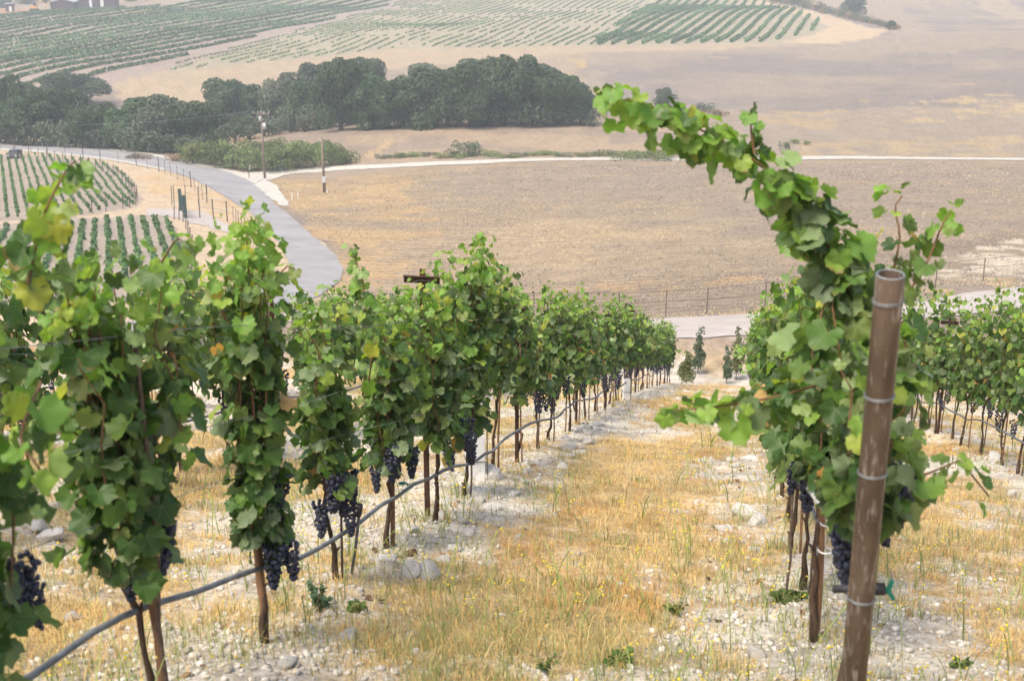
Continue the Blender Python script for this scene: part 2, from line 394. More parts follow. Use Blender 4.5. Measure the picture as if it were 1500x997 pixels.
def build_ground():
    az = np.r_[np.linspace(-180, -42, 60, endpoint=False), np.linspace(-42, 22, 470, endpoint=False), np.linspace(22, 180, 70, endpoint=False)]
    az = np.radians(az); nr = 560
    rr = np.r_[0.6, np.geomspace(1.5, 2000, nr - 1)]
    A, R = np.meshgrid(az, rr)
    X = R * np.sin(A); Y = R * np.cos(A)
    Z = H(X, Y)
    V = np.c_[X.ravel(), Y.ravel(), Z.ravel()]
    na = len(az)
    i = np.arange(nr - 1)[:, None] * na; j = np.arange(na)[None]; j2 = (j + 1) % na
    F = np.stack([i + j, i + j2, i + na + j2, i + na + j], -1).reshape(-1, 4)[:, ::-1]
    V = np.r_[V, [[0, 0, float(H(0, 0))]]]
    x, y = V[:, 0], V[:, 1]
    n1 = fbm(x / 30, y / 30, 5); n2 = fbm(x / 9, y / 9, 15); n3 = fbm(x / 90, y / 60, 25); n4 = fbm(x / 3, y / 3, 28, 3)
    C = np.zeros((len(V), 3)); T = np.zeros(len(V))
    def lay(col, w):
        nonlocal C
        C = C * (1 - w[:, None]) + np.asarray(col) * w[:, None]
    one = np.ones(len(V))
    lay((.37, .31, .25), one)                                        # default stubble hill
    lay((.27, .235, .22), sstep(.42, .62, n1 * .6 + n2 * .4))
    lay((.50, .38, .20), sstep(.56, .70, n2 * .5 + n3 * .5))
    def region(poly, col, soft=.0, w=1.0, noise_=None):
        pw = wpoly(poly); wob = 1.0 + 0 * x
        jx = (fbm(x / 6, y / 6, 51) - .5) * soft; jy = (fbm(x / 6, y / 6, 61) - .5) * soft
        k = inside(x + jx, y + jy, pw).astype(float) * w
        if noise_ is not None: k = k * noise_
        lay(col, k); return k
    f_ = sstep(.40, .62, n2 * .5 + n4 * .5)
    # near hillside below the rows
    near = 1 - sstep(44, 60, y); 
    # middle field
    region([(380,262),(1500,232),(1600,420),(1440,410),(1035,460),(700,468),(570,462),(500,440),(505,390),(440,320)], (.36, .295, .225), 4)
    region([(640,255),(1500,240),(1600,330),(1100,380),(900,310),(700,300)], (.31, .265, .235), 14, .75, sstep(.3, .6, n1))
    region([(560,330),(1100,310),(1150,400),(900,430),(560,400)], (.42, .345, .25), 16, .8, sstep(.35, .6, n2))
    region([(380,262),(600,255),(620,330),(560,420),(500,440),(505,390),(440,320)], (.48, .36, .215), 10, .85, sstep(.30, .55, n2))
    region([(540,360),(600,370),(640,455),(500,450),(500,420)], (.50, .35, .18), 8, .6, sstep(.4, .6, n4))
    region([(600,455),(860,425),(1100,395),(1500,335),(1600,420),(1440,405),(1035,455),(700,466)], (.27, .225, .19), 7, .8, sstep(.28, .5, n1 * .5 + n2 * .5))
    region([(860,420),(1100,395),(1120,415),(900,440)], (.48, .34, .18), 6, .6, sstep(.42, .6, n4))
    region([(1330,385),(1500,350),(1600,400),(1340,418)], (.66, .60, .52), 5, .9, sstep(.44, .56, n4))
    region([(500,470),(700,470),(1040,462),(1500,405),(1500,425),(1040,470),(700,485)], (.48, .36, .2), 3, .8, sstep(.4, .55, n4))
    # tan ground round the young vineyard
    region([(0,200),(130,215),(250,236),(345,255),(505,390),(480,432),(310,475),(-100,520),(-200,200)], (.58, .48, .36), 2)
    region([(240,250),(340,288),(420,370),(425,400),(310,330),(200,260)], (.58, .43, .25), 4, .8, sstep(.4, .6, n4))
    region([(270,390),(420,395),(330,450),(200,470)], (.58, .41, .22), 5, .7, sstep(.4, .6, n4))
    region([(-100,226),(60,227),(160,240),(195,262),(208,292),(200,304),(90,322),(-100,330)], (.40, .35, .31), .5)
    region([(-100,335),(240,316),(268,345),(290,400),(280,440),(-100,450)], (.40, .36, .32), .5)
    # spur above the driveway
    region([(340,212),(450,190),(700,176),(1040,174),(1040,230),(800,232),(520,240),(350,222)], (.40, .32, .24), 5)
    region([(340,212),(450,190),(700,176),(1040,174),(1040,230),(800,232),(520,240),(350,222)], (.30, .25, .215), 8, .8, sstep(.48, .58, n2))
    region([(528,232),(570,203),(584,203),(542,232)], (.52, .40, .24), 1, .8)
    # right hill: grey mauve sheet with straw patches
    region([(860,76),(1500,46),(1700,60),(1700,235),(1040,232),(1040,176),(870,150)], (.345, .295, .25), 10)
    region([(880,90),(1100,80),(1500,70),(1700,100),(1500,150),(1100,165),(900,140)], (.255, .23, .225), 30, .85, sstep(.30, .55, n1))
    region([(1370,140),(1500,130),(1500,175),(1380,178)], (.50, .40, .24), 60, .75, sstep(.42, .6, n2 * .5 + n4 * .5))
    region([(1100,160),(1250,155),(1250,180),(1050,178)], (.46, .36, .22), 60, .7, sstep(.42, .6, n2 * .5 + n4 * .5))
    region([(1160,205),(1500,200),(1500,230),(1160,228)], (.45, .36, .23), 10, .8, sstep(.4, .6, n4))
    # hillside vineyards and the bare strips round them
    region([(165,118),(450,72),(860,66),(1220,62),(860,78),(480,110),(420,160),(200,170)], (.45, .365, .27), 5)
    region([(-200,25),(200,20),(600,-10),(760,-30),(500,30),(230,105),(165,125),(-200,150)], (.38, .32, .29), 2)
    region([(500,30),(760,-40),(1100,-10),(1215,40),(1200,62),(860,68),(560,74),(240,106)], (.40, .365, .28), 2)
    region([(1090,-8),(1150,8),(1300,44),(1280,56),(1200,66),(1150,62),(1218,40)], (.55, .44, .32), 1)
    region([(1150,6),(1250,-20),(1700,-30),(1700,50),(1450,50),(1320,52),(1290,40)], (.37, .315, .26), 12)
    region([(1330,14),(1420,2),(1600,-12),(1600,46),(1500,46),(1370,50)], (.25, .23, .235), 30, .75, sstep(.35, .55, n1 * .5 + n2 * .5))
    region([(1400,-20),(1440,-20),(1510,22),(1490,30)], (.46, .38, .27), 10, .6)
    region([(-100,14),(75,15),(80,22),(-100,27)], (.42, .25, .17), 2)
    # near vineyard floor
    sm = straw_mask(x, y)
    c = CHALK[None] * (1 - sm[:, None]) + STRAW[None] * sm[:, None]
    oc = sstep(.52, .66, fbm(x * .8, y * .35, 71)) * sm * .6
    c = c * (1 - oc[:, None]) + OCHRE[None] * oc[:, None]
    C = C * (1 - near[:, None]) + c * near[:, None]
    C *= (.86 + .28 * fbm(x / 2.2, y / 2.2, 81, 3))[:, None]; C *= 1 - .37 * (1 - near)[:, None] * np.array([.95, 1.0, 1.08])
    field = [(380,262),(1500,240),(1700,330),(1440,410),(1035,460),(600,462),(505,390)]
    T = inside(x, y, wpoly(field)).astype(float)
    T2 = inside(x, y, wpoly([(860,78),(1500,50),(1700,60),(1700,235),(1040,232),(1040,176)])).astype(float) * .5
    T = np.maximum(T, T2)
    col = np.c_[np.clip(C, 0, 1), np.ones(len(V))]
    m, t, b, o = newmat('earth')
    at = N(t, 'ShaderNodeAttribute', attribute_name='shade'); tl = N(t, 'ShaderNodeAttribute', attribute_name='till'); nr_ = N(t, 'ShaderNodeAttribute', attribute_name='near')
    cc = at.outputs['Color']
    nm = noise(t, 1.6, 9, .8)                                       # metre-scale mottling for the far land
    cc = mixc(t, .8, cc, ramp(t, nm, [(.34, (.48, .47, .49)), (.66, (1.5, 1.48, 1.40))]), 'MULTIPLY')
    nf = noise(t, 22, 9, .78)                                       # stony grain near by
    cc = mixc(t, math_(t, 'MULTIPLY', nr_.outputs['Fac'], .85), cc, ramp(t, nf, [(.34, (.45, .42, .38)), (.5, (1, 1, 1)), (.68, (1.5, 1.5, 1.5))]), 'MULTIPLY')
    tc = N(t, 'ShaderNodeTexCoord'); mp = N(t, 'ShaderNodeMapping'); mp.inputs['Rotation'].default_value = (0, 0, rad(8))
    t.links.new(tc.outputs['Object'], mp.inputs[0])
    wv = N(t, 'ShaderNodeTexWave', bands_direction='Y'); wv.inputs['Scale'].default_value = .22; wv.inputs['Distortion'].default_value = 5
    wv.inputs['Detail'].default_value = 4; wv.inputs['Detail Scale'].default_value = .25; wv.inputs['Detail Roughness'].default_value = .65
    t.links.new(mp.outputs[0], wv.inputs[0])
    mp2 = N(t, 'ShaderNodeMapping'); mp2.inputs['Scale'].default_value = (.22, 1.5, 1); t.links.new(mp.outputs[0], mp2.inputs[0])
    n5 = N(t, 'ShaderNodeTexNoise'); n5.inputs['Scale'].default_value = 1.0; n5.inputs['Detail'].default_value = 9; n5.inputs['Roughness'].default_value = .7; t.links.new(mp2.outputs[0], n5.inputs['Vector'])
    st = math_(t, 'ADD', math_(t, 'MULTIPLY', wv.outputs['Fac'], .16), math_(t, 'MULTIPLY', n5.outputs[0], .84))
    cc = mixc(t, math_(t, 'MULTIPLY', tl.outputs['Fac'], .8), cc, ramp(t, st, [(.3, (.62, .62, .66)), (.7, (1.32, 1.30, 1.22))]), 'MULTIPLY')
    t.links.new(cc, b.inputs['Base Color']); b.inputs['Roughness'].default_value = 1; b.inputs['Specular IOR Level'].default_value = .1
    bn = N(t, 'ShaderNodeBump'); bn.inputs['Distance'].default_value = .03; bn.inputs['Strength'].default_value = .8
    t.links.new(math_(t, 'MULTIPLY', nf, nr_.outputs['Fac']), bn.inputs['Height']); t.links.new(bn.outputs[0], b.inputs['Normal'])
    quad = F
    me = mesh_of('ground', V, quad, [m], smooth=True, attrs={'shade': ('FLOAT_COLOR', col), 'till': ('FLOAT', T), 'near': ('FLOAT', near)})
    tag(link('ground', me), 'chalky dry grass slope running down to a valley of stubble fields and hills', None, None, 'structure')
build_ground()

def ribbon(name, left, right, mat, dz, label, n=140, across=6, rag=.9):
    def samp(ps):
        w = np.array([ground(*p)[:2] for p in ps]); s = np.r_[0, np.cumsum(np.hypot(*np.diff(w, axis=0).T))]
        # Catmull-like smoothing through dense linear samples
        u = np.linspace(0, s[-1], n); q = np.c_[np.interp(u, s, w[:, 0]), np.interp(u, s, w[:, 1])]
        for _ in range(6): q[1:-1] = (q[:-2] + 2 * q[1:-1] + q[2:]) / 4
        return q
    # pair by index so the bends stay square
    def pair(ps, m=14):
        w = np.array([ground(*p)[:2] for p in ps]); k = np.linspace(0, len(w) - 1, n); i = np.arange(len(w))
        q = np.c_[np.interp(k, i, w[:, 0]), np.interp(k, i, w[:, 1])]
        for _ in range(m): q[1:-1] = (q[:-2] + 2 * q[1:-1] + q[2:]) / 4
        return q
    a = pair(left); b = pair(right)
    for q, sd in ((a, 3), (b, 8)):
        q += (np.stack([fbm(q[:, 0] / 1.7, q[:, 1] / 1.7, sd, 3), fbm(q[:, 0] / 1.7, q[:, 1] / 1.7, sd + 5, 3)], -1) - .5) * rag
    u = np.linspace(0, 1, across)
    G = a[:, None] * (1 - u[None, :, None]) + b[:, None] * u[None, :, None]
    Z = H(G[..., 0], G[..., 1]) + dz
    V = np.c_[G.reshape(-1, 2), Z.ravel()]
    i = np.arange(n - 1)[:, None] * across; j = np.arange(across - 1)[None]
    F = np.stack([i + j, i + j + 1, i + across + j + 1, i + across + j], -1).reshape(-1, 4)
    e1 = V[F[0][1]] - V[F[0][0]]; e2 = V[F[0][3]] - V[F[0][0]]
    if np.cross(e1, e2)[2] < 0: F = F[:, ::-1]
    o = link(name, mesh_of(name, V, F, [mat], smooth=True)); tag(o, label, None, None, 'structure')
    return o
road_o = [(-60,200),(0,206),(60,209),(130,215),(200,225),(250,234),(300,242),(350,256),(385,278),(420,312),(455,345),(490,372),(503,392),(498,412),(475,430),(420,448),(310,475),(100,512)]
road_i = [(-60,213),(0,217),(60,221),(130,230),(190,238),(240,248),(285,264),(325,284),(360,306),(388,334),(408,358),(420,376),(425,392),(420,402),(405,413),(370,430),(310,453),(100,488)]
ribbon('road', road_o, road_i, M['asphalt'], .06, 'smooth grey asphalt road curving round the valley floor', 220, rag=.25)
ribbon('gravel_shoulder', [(0,204),(130,213),(250,231),(345,250),(372,260),(400,268),(418,290),(424,303)], [(0,207),(130,216),(250,235),(345,255),(366,266),(382,279),(400,293),(410,302)], M['asphalt_edge'], .09, 'white gravel shoulder widening beside the road', 140)
ribbon('road_verge', [(-40,216),(60,221),(130,229.5),(190,237.5),(240,247.5)], [(-40,219),(60,223.5),(130,232),(190,240),(240,250)], M['asphalt_edge'], .09, 'thin pale line of gravel along the near edge of the road', 80, 4)
ribbon('driveway', [(340,254),(420,248),(500,243),(700,236),(1000,231),(1250,229),(1500,232)], [(372,266),(420,255),(500,249.5),(700,241),(1000,235.5),(1250,233.5),(1500,235)], M['asphalt_edge'], .07, 'white gravel driveway crossing the valley below the spur', 220)
ribbon('dirt_road', [(440,448),(560,464),(700,468),(900,470),(1040,464),(1200,454),(1350,444),(1560,418)], [(400,470),(560,486),(700,492),(900,500),(1040,498),(1200,484),(1350,468),(1560,446)], M['dirt'], .04, 'pale dirt road passing along the foot of the vineyard', 160)
ribbon('farm_track', [(215,306),(250,306),(275,309),(300,311),(340,333)], [(215,316),(250,318),(278,327),(300,332),(338,343)], M['dirt'], .04, 'pale farm track leading through the gate to the road', 80, 5)

# ------------------------------------------------------------------ grape leaves
def leaf_outline(serr=.06, n=24, rnd=None):
    a = []; lob = rnd.uniform(.55, 1.15) if rnd else 1
    for i in range(n):
        th = -PI + 2 * PI * (i + .5) / n          # 0 = tip, +-PI = petiole
        t = abs(th)
        r = .64 + lob * (.22 * math.exp(-(t / .36) ** 2) + .16 * math.exp(-((t - 1.12) / .34) ** 2) + .10 * math.exp(-((t - 2.05) / .38) ** 2))
        r -= .34 * math.exp(-((t - PI) / .32) ** 2)
        r *= 1 + serr * (1 if i % 2 else -1) + (rnd.uniform(-.05, .05) if rnd else 0)
        a.append((math.sin(th) * r, math.cos(th) * r))
    return a
def leaf_geo(seed, n=24):
    r = random.Random(seed)
    out = leaf_outline(.07 if n > 14 else .0, n, r)
    fold = r.uniform(.1, .95); cup = r.uniform(-.5, .6); wave = r.uniform(.06, .18); ph = r.uniform(0, 6); curl = r.uniform(-.1, .8)
    def z(x, y):
        q = math.hypot(x, y)
        return abs(x) * fold * .6 + cup * q * q * .5 + wave * math.sin(math.atan2(x, y) * 5 + ph) * q - curl * max(0, y) ** 2 * .5
    V = [(0, -.15, 0)]; F = []
    if n > 14:
        h = n // 2
        for i in range(h):
            x, y = out[2 * i]; x *= .52; y = y * .52 - .05; V.append((x, y, z(x, y)))
        for (x, y) in out: V.append((x, y, z(x, y)))
        for i in range(h):
            j = (i + 1) % h
            if i == h - 1: 
                F.append((1 + h + n - 2, 1 + h + n - 1, 1 + i)); continue
            F.append((0, 1 + j, 1 + i))
            o0, o1, o2 = 1 + h + 2 * i, 1 + h + 2 * i + 1, 1 + h + (2 * i + 2) % n
            F += [(1 + i, o1, o0), (1 + i, 1 + j, o1), (1 + j, o2, o1)]
        F[-1] = F[-1]
    else:
        for (x, y) in out: V.append((x, y, z(x, y)))
        for i in range(n - 1): F.append((0, 2 + i, 1 + i))
    V = np.array(V); V[:, 1] += .45            # petiole joint near the origin
    return V, F
HI = [leaf_geo(s, 24) for s in range(10)]
LO = [leaf_geo(s, 11) for s in range(10)]
LEAFMESH = {}
for mk in ('leaf', 'young', 'autumn'):
    for i, (v, f) in enumerate(HI):
        f2 = [tuple(q) for q in f]
        LEAFMESH[mk, i] = mesh_of('leaf', v, f2, [M[mk]], smooth=True, attrs={'leafco': ('FLOAT_VECTOR', v)})
def frame(nrm, tip):
    z = Vector(nrm).normalized(); y = Vector(tip); y = (y - z * y.dot(z))
    if y.length < .05: y = z.orthogonal()
    y.normalize(); x = y.cross(z)
    return Matrix((x, y, z)).transposed()
def joined_leaves(name, leaves, parent=None, geo=LO, mats=('leaf', 'young', 'autumn')):
    """leaves: list of (pos, R(3x3), size, matkey, variant)"""
    Vs = []; Fs = []; Ms = []; Ts = []; Cs = []; n = 0
    for (p, R, s, mk, vi) in leaves:
        v, f = geo[vi]; R = np.array(R)
        Vs.append((v * s) @ R.T + np.array(p)); Fs.append(np.array(f) + n); Ms += [mats.index(mk)] * len(f)
        Ts.append(np.full(len(v), random.random())); Cs.append(v + [0, 0, 0]); n += len(v)
    me = mesh_of(name, np.vstack(Vs), np.vstack(Fs), [M[k] for k in mats], Ms, True, {'tint': ('FLOAT', np.concatenate(Ts)), 'leafco': ('FLOAT_VECTOR', np.vstack(Cs))})
    return me

def ico(sub=1):
    t = (1 + 5 ** .5) / 2
    V = [(-1, t, 0), (1, t, 0), (-1, -t, 0), (1, -t, 0), (0, -1, t), (0, 1, t), (0, -1, -t), (0, 1, -t), (t, 0, -1), (t, 0, 1), (-t, 0, -1), (-t, 0, 1)]
    F = [(0, 11, 5), (0, 5, 1), (0, 1, 7), (0, 7, 10), (0, 10, 11), (1, 5, 9), (5, 11, 4), (11, 10, 2), (10, 7, 6), (7, 1, 8), (3, 9, 4), (3, 4, 2), (3, 2, 6), (3, 6, 8), (3, 8, 9), (4, 9, 5), (2, 4, 11), (6, 2, 10), (8, 6, 7), (9, 8, 1)]
    V = [Vector(v).normalized() for v in V]
    for _ in range(sub):
        c = {}; G = []
        def mid(a, b):
            k = (min(a, b), max(a, b))
            if k not in c: V.append((V[a] + V[b]).normalized()); c[k] = len(V) - 1
            return c[k]
        for a, b, d in F:
            e, f, g = mid(a, b), mid(b, d), mid(d, a); G += [(a, e, g), (e, b, f), (g, f, d), (e, f, g)]
        F = G
    return np.array([tuple(v) for v in V]), np.array(F)
ICO0, ICO1, ICO2 = ico(0), ico(1), ico(2)
def cluster_mesh(seed, nb=105, ic=ICO1):
    r = random.Random(seed); V = []; F = []; n = 0
    for i in range(nb):
        t = (i + .5) / nb; z = -t * .17; rr = .034 * (1 - t) ** .6 + .007
        a = i * 2.4 + r.uniform(-.4, .4); q = rr * r.uniform(.55, 1.0)
        s = r.uniform(.0075, .0095)
        V.append(ic[0] * s + np.array([q * math.cos(a), q * math.sin(a), z + r.uniform(-.008, .008)])); F.append(ic[1] + n); n += len(ic[0])
    return mesh_of('grape_cluster', np.vstack(V), np.vstack(F), [M['grape']], smooth=True)
CLUSTERS = [cluster_mesh(i) for i in range(4)]
CLUSTERS_LO = [cluster_mesh(i, 60, ICO0) for i in range(3)]

def leaf_at(p, out, r, size, mk):
    """a blade hanging from its petiole at p, facing outwards and up"""
    nrm = Vector(out) * r.uniform(.5, 1.2) + Vector((r.gauss(0, .45), r.gauss(0, .45), r.uniform(.0, 1.0)))
    if r.random() < .20: nrm = -nrm
    tip = Vector(out) * r.uniform(.1, .8) + Vector((r.gauss(0, .35), r.gauss(0, .35), -r.uniform(.5, 1.2)))
    return (tuple(p), frame(nrm, tip), size, mk, r.randrange(10))
def cane_leaves(pts, r, L, size=.075, young_from=.8, dens=.055, off=.05, mk0='leaf', yellow=.08, end_small=.55):
    """leaves along a polyline"""
    pts = [Vector(p) for p in pts]; tot = sum((pts[i + 1] - pts[i]).length for i in range(len(pts) - 1)); s = 0; k = 0
    for i in range(len(pts) - 1):
        a, b = pts[i], pts[i + 1]; seg = (b - a).length; u = r.uniform(0, dens)
        while u < seg:
            f = (s + u) / tot; p = a.lerp(b, u / seg)
            t = (b - a).normalized(); side = Vector((r.gauss(0, 1), r.gauss(0, 1), r.gauss(0, .4))); side -= t * side.dot(t)
            if side.length < .1: side = t.orthogonal()
            side.normalize()
            sz = size * (.5 + .85 * r.random() ** .8) * (1 - (1 - end_small) * max(0, f - .6) / .4)
            mk = 'young' if (f > young_from and r.random() < .75) or r.random() < yellow else mk0
            if r.random() < .004: mk = 'autumn'
            L.append(leaf_at(p + side * r.uniform(.4, 1.5) * off, side, r, sz, mk)); k += 1
            u += dens * r.uniform(.6, 1.4)
        s += seg
def canopy(seed, top=1.85, bot=.58, w=.20, l=.42, n=11, size=.076, dens=.036, extra=1.0, sig=.24, off=.085):
    """canes and leaves of one vine in local coordinates (base at origin)"""
    r = random.Random(seed); L = []; canes = []
    for i in range(n):
        y0 = r.uniform(-l, l) * .6; x0 = r.uniform(-w, w) * .35; z0 = bot + .10 + r.uniform(-.05, .1)
        tp = top - abs(r.gauss(0, sig)) if i else top
        y1 = y0 + r.uniform(-.16, .16); x1 = x0 + r.uniform(-w, w) * .9
        pts = [(x0, y0, z0)]
        for k in range(1, 7):
            f = k / 6
            pts.append((x0 + (x1 - x0) * f + r.gauss(0, .02), y0 + (y1 - y0) * f + r.gauss(0, .02), z0 + (tp - z0) * f))
        if r.random() < .35:        # flopping tip
            q = pts[-1]; pts.append((q[0] + r.uniform(-.12, .12), q[1] + r.uniform(-.15, .15), q[2] - .05))
        canes.append(pts[:6]); cane_leaves(pts, r, L, size, .74, dens, off if i else min(off, .05))
    for i in range(int(75 * extra)):  # fruit zone and hanging laterals
        a = r.uniform(0, 2 * PI); p = Vector((math.cos(a) * w * r.uniform(.3, 1.15), r.uniform(-l, l) * .8, r.uniform(bot, 1.15)))
        L.append(leaf_at(p, (math.cos(a), math.sin(a) * .5, 0), r, size * r.uniform(.8, 1.3), 'leaf' if r.random() > .014 else 'autumn'))
    if r.random() < .5:             # a sprawling shoot
        a = r.choice((-1, 1)); y0 = r.uniform(-.2, .2)
        pts = [(0, y0, .95), (a * .15, y0, 1.15), (a * .33, y0 + .1, 1.2), (a * .45, y0 + .15, 1.05)]
        canes.append(pts); cane_leaves(pts, r, L, size, .6, dens, .04)
    return L, canes
def trunk_mb(seed, h=.72, split=False):
    r = random.Random(seed); mb = MB(); pts = []; rr = []
    for k in range(9):
        f = k / 8; pts.append((r.gauss(0, .012) + .02 * math.sin(f * 5 + seed), .015 * math.cos(f * 4 + seed), f * h - .10 * (k == 0))); rr.append(.0165 * (1.45 - .75 * min(1, f * 3) + r.uniform(-.1, .2)))
    mb.tube(pts, rr, 7)
    e = pts[-1]
    for s in (-1, 1): mb.tube([e, (e[0], e[1] + s * .05, e[2] + .04), (e[0], e[1] + s * .11, e[2] + .10)], [.014, .011, .007], 6)
    for q in range(5):              # bark burrs
        k = r.randrange(1, 8); p = pts[k]; a = r.uniform(0, 6.28)
        mb.tube([p, (p[0] + .03 * math.cos(a), p[1] + .03 * math.sin(a), p[2] + .03)], [.012, .004], 5)
    return mb
def cane_mb(canes, rad_=.0035):
    mb = MB()
    for c in canes: mb.tube(c, [rad_ * (1.3 - .7 * i / len(c)) for i in range(len(c))], 5, False)
    return mb
TRUNKS = [trunk_mb(i).mesh('trunk', M['trunk'], True) for i in range(5)]
VARS = []
for i in range(10):
    L, C = canopy(100 + i, 1.58 + .11 * (i % 5), .66, .17, .34, 11, .066, .042, sig=.2)
    VARS.append((joined_leaves('foliage', L), cane_mb(C).mesh('canes', M['cane'])))
nvine = 0
def near_vine(x, y, label, group, leaves, canes, clusters, cane_mat='cane', trunk_seed=None, maxparts=290, th=None):
    """every leaf of a near vine is a part"""
    z = H(x, y); root = empty('grapevine', (x, y, z)); tag(root, label, 'grapevine', group)
    tb = trunk_mb(trunk_seed or int(abs(x * 7 + y * 13)), th or .72); tb.build('trunk', M['trunk'], root, smooth=True)
    tag(cane_mb(canes, .0042).build('canes', M[cane_mat], root, smooth=True), kind='stuff')
    random.Random(5).shuffle(leaves)
    o0 = np.array([x, y, z])
    leaves.sort(key=lambda q: -q[2])
    for (p, R, s, mk, vi) in leaves[:maxparts]:
        o = D.objects.new('leaf', LEAFMESH[mk, vi]); o.parent = root
        m = Matrix(R).to_4x4(); o.rotation_euler = m.to_euler(); o.location = p; o.scale = (s, s, s); COL.objects.link(o)
    if len(leaves) > maxparts:
        tag(link('small_leaves', joined_leaves('small_leaves', leaves[maxparts:], geo=HI), root), kind='stuff')
    for (p, s) in clusters:
        link('grape_cluster', random.choice(CLUSTERS), root, p, (random.uniform(-.15, .15), random.uniform(-.15, .15), random.uniform(0, 6)), s)
    return root
def X_IS_LEFT(x): return -3 < x < -1
def far_vine(x, y, label, group, r, hs=1.0):
    z = H(x, y); root = empty('grapevine', (x, y, z), 0); tag(root, label, 'grapevine', group)
    fo, ca = r.choice(VARS); s = r.uniform(.93, 1.07); rz = r.choice((0, PI)) + r.uniform(-.12, .12)
    tag(link('foliage', fo, root, None, (0, 0, rz), (s * r.uniform(.9, 1.15), s, s * hs)), kind='stuff')
    tag(link('canes', ca, root, None, (0, 0, rz), s), kind='stuff')
    link('trunk', r.choice(TRUNKS), root, None, (0, 0, r.uniform(0, 6)))
    for q in range(r.choice((2, 2, 3, 4)) if X_IS_LEFT(x) else r.choice((0, 1, 1, 2))):
        link('grape_cluster', r.choice(CLUSTERS_LO), root, (r.uniform(-.16, .18), r.uniform(-.28, .28), r.uniform(.62, .80)), (0, 0, r.uniform(0, 6)), r.uniform(1.1, 1.7))
    return root
def local(x, y, px, py, d):       # photo pixel at a depth, as a point local to a vine
    p = P(px, py, d); return Vector((p[0] - x, p[1] - y, p[2] - H(x, y)))
def depth_of(x, y): return proj((x, y, H(x, y) + 1))[2]
def px_cane(x, y, pts):
    return [tuple(local(x, y, *p)) for p in pts]
def densify(pts, k=3):
    pts = [Vector(p) for p in pts]; out = []
    for i in range(len(pts) - 1):
        p0 = pts[max(i - 1, 0)]; p1 = pts[i]; p2 = pts[i + 1]; p3 = pts[min(i + 2, len(pts) - 1)]
        for j in range(k):
            t = j / k
            out.append(.5 * ((2 * p1) + (p2 - p0) * t + (2 * p0 - 5 * p1 + 4 * p2 - p3) * t * t + (3 * p1 - p0 - 3 * p2 + p3) * t ** 3))
    out.append(pts[-1]); return [tuple(p) for p in out]

def h_for(x, y, py):              # height above ground at which a vertical at x,y reaches photo row py
    z0 = H(x, y); lo, hi = 0, 3.5
    for _ in range(30):
        m = (lo + hi) / 2
        if proj((x, y, z0 + m))[1] > py: lo = m
        else: hi = m
    return lo
G1 = 'vines in the row left of the grassy alley'; G2 = 'vines in the row right of the grassy alley'
# --- row left of the alley, near vines
def lv(x, y, top, seed, label, w=.2, l=.42, n=11, size=.076, extra=1.0, canes_px=(), clusters=(), bot=.58, group=G1, **kw):
    L, C = canopy(seed, top, bot, w, l, n, size, kw.pop('dens', .033), extra, kw.pop('sig', .16), kw.pop('off', .065))
    r = random.Random(seed + 900)
    for item in canes_px:
        cp = densify(px_cane(x, y, item['p'])); C.append(cp[:-2])
        cane_leaves(cp, r, L, item.get('size', .07), item.get('young', .55), item.get('dens', .035), item.get('off', .045), 'leaf', item.get('yel', .2), item.get('end', .6))
    cl = [(local(x, y, *c[:3]), c[3]) for c in clusters]
    for q in range(2 if x < -1 and 3.5 < y < 9 else 0 if x < -1 and y < 3.5 else 0 if y > 9 else 1): cl.append((Vector((r.uniform(.05, w + .05), r.uniform(-l, l) * .7, bot + r.uniform(.06, .16))), r.uniform(1.1, 1.5)))
    return near_vine(x, y, label, group, L, C, cl, **kw)
LX = -2.2
lv(LX + .08, 2.95, h_for(LX, 2.95, 325), 11, 'large blurred vine cropped by the left edge of the picture, black grapes low on it', .20, .34, 16, .068, 1.6,
   canes_px=[dict(p=[(40,420,4.1),(60,330,4.1),(80,280,4.1),(105,240,4.1),(120,238,4.1)], size=.060, young=.5, dens=.012, off=.05),
             dict(p=[(60,560,3.9),(30,640,3.6),(60,690,3.5),(60,740,3.5)], size=.062, young=.2, dens=.04),
             dict(p=[(10,640,3.9),(20,760,3.8),(15,860,3.8),(10,930,3.8)], size=.07, young=.9, dens=.045)],
   clusters=[(35,815,4.0,1.15),(12,835,3.95,1.0),(45,850,4.05,.9)], maxparts=298)
lv(LX + .10, 4.12, h_for(LX, 4.12, 338), 12, 'broad dark vine with its trunk tied to a pale wooden stake at the bottom left', .16, .27, 15, .066, 1.3,
   canes_px=[dict(p=[(215,420,5.0),(245,370,5.0),(262,350,4.9),(285,372,4.9)], size=.06, young=.3),
             dict(p=[(230,560,4.9),(255,520,4.8),(262,600,4.8),(270,690,4.8)], size=.075, young=.7)],
   clusters=[(218,745,5.0,1.25),(232,700,5.05,1.0),(196,818,4.85,1.0)], maxparts=298, bot=.70, th=.76)
lv(LX + .11, 5.33, h_for(LX, 5.33, 312), 13, 'tall slim vine on a thick dark split trunk, grapes on its right side', .10, .12, 11, .062, .9,
   canes_px=[dict(p=[(385,480,6.3),(365,400,6.3),(362,340,6.3),(380,292,6.3)], size=.055, young=.45, dens=.014, off=.045),
             dict(p=[(400,420,6.3),(420,390,6.2),(445,400,6.2)], size=.055, young=.3)],
   clusters=[(412,690,6.2,1.3),(385,735,6.25,1.5),(398,655,6.3,1.2),(398,712,6.15,1.2)], th=.74, bot=.45)
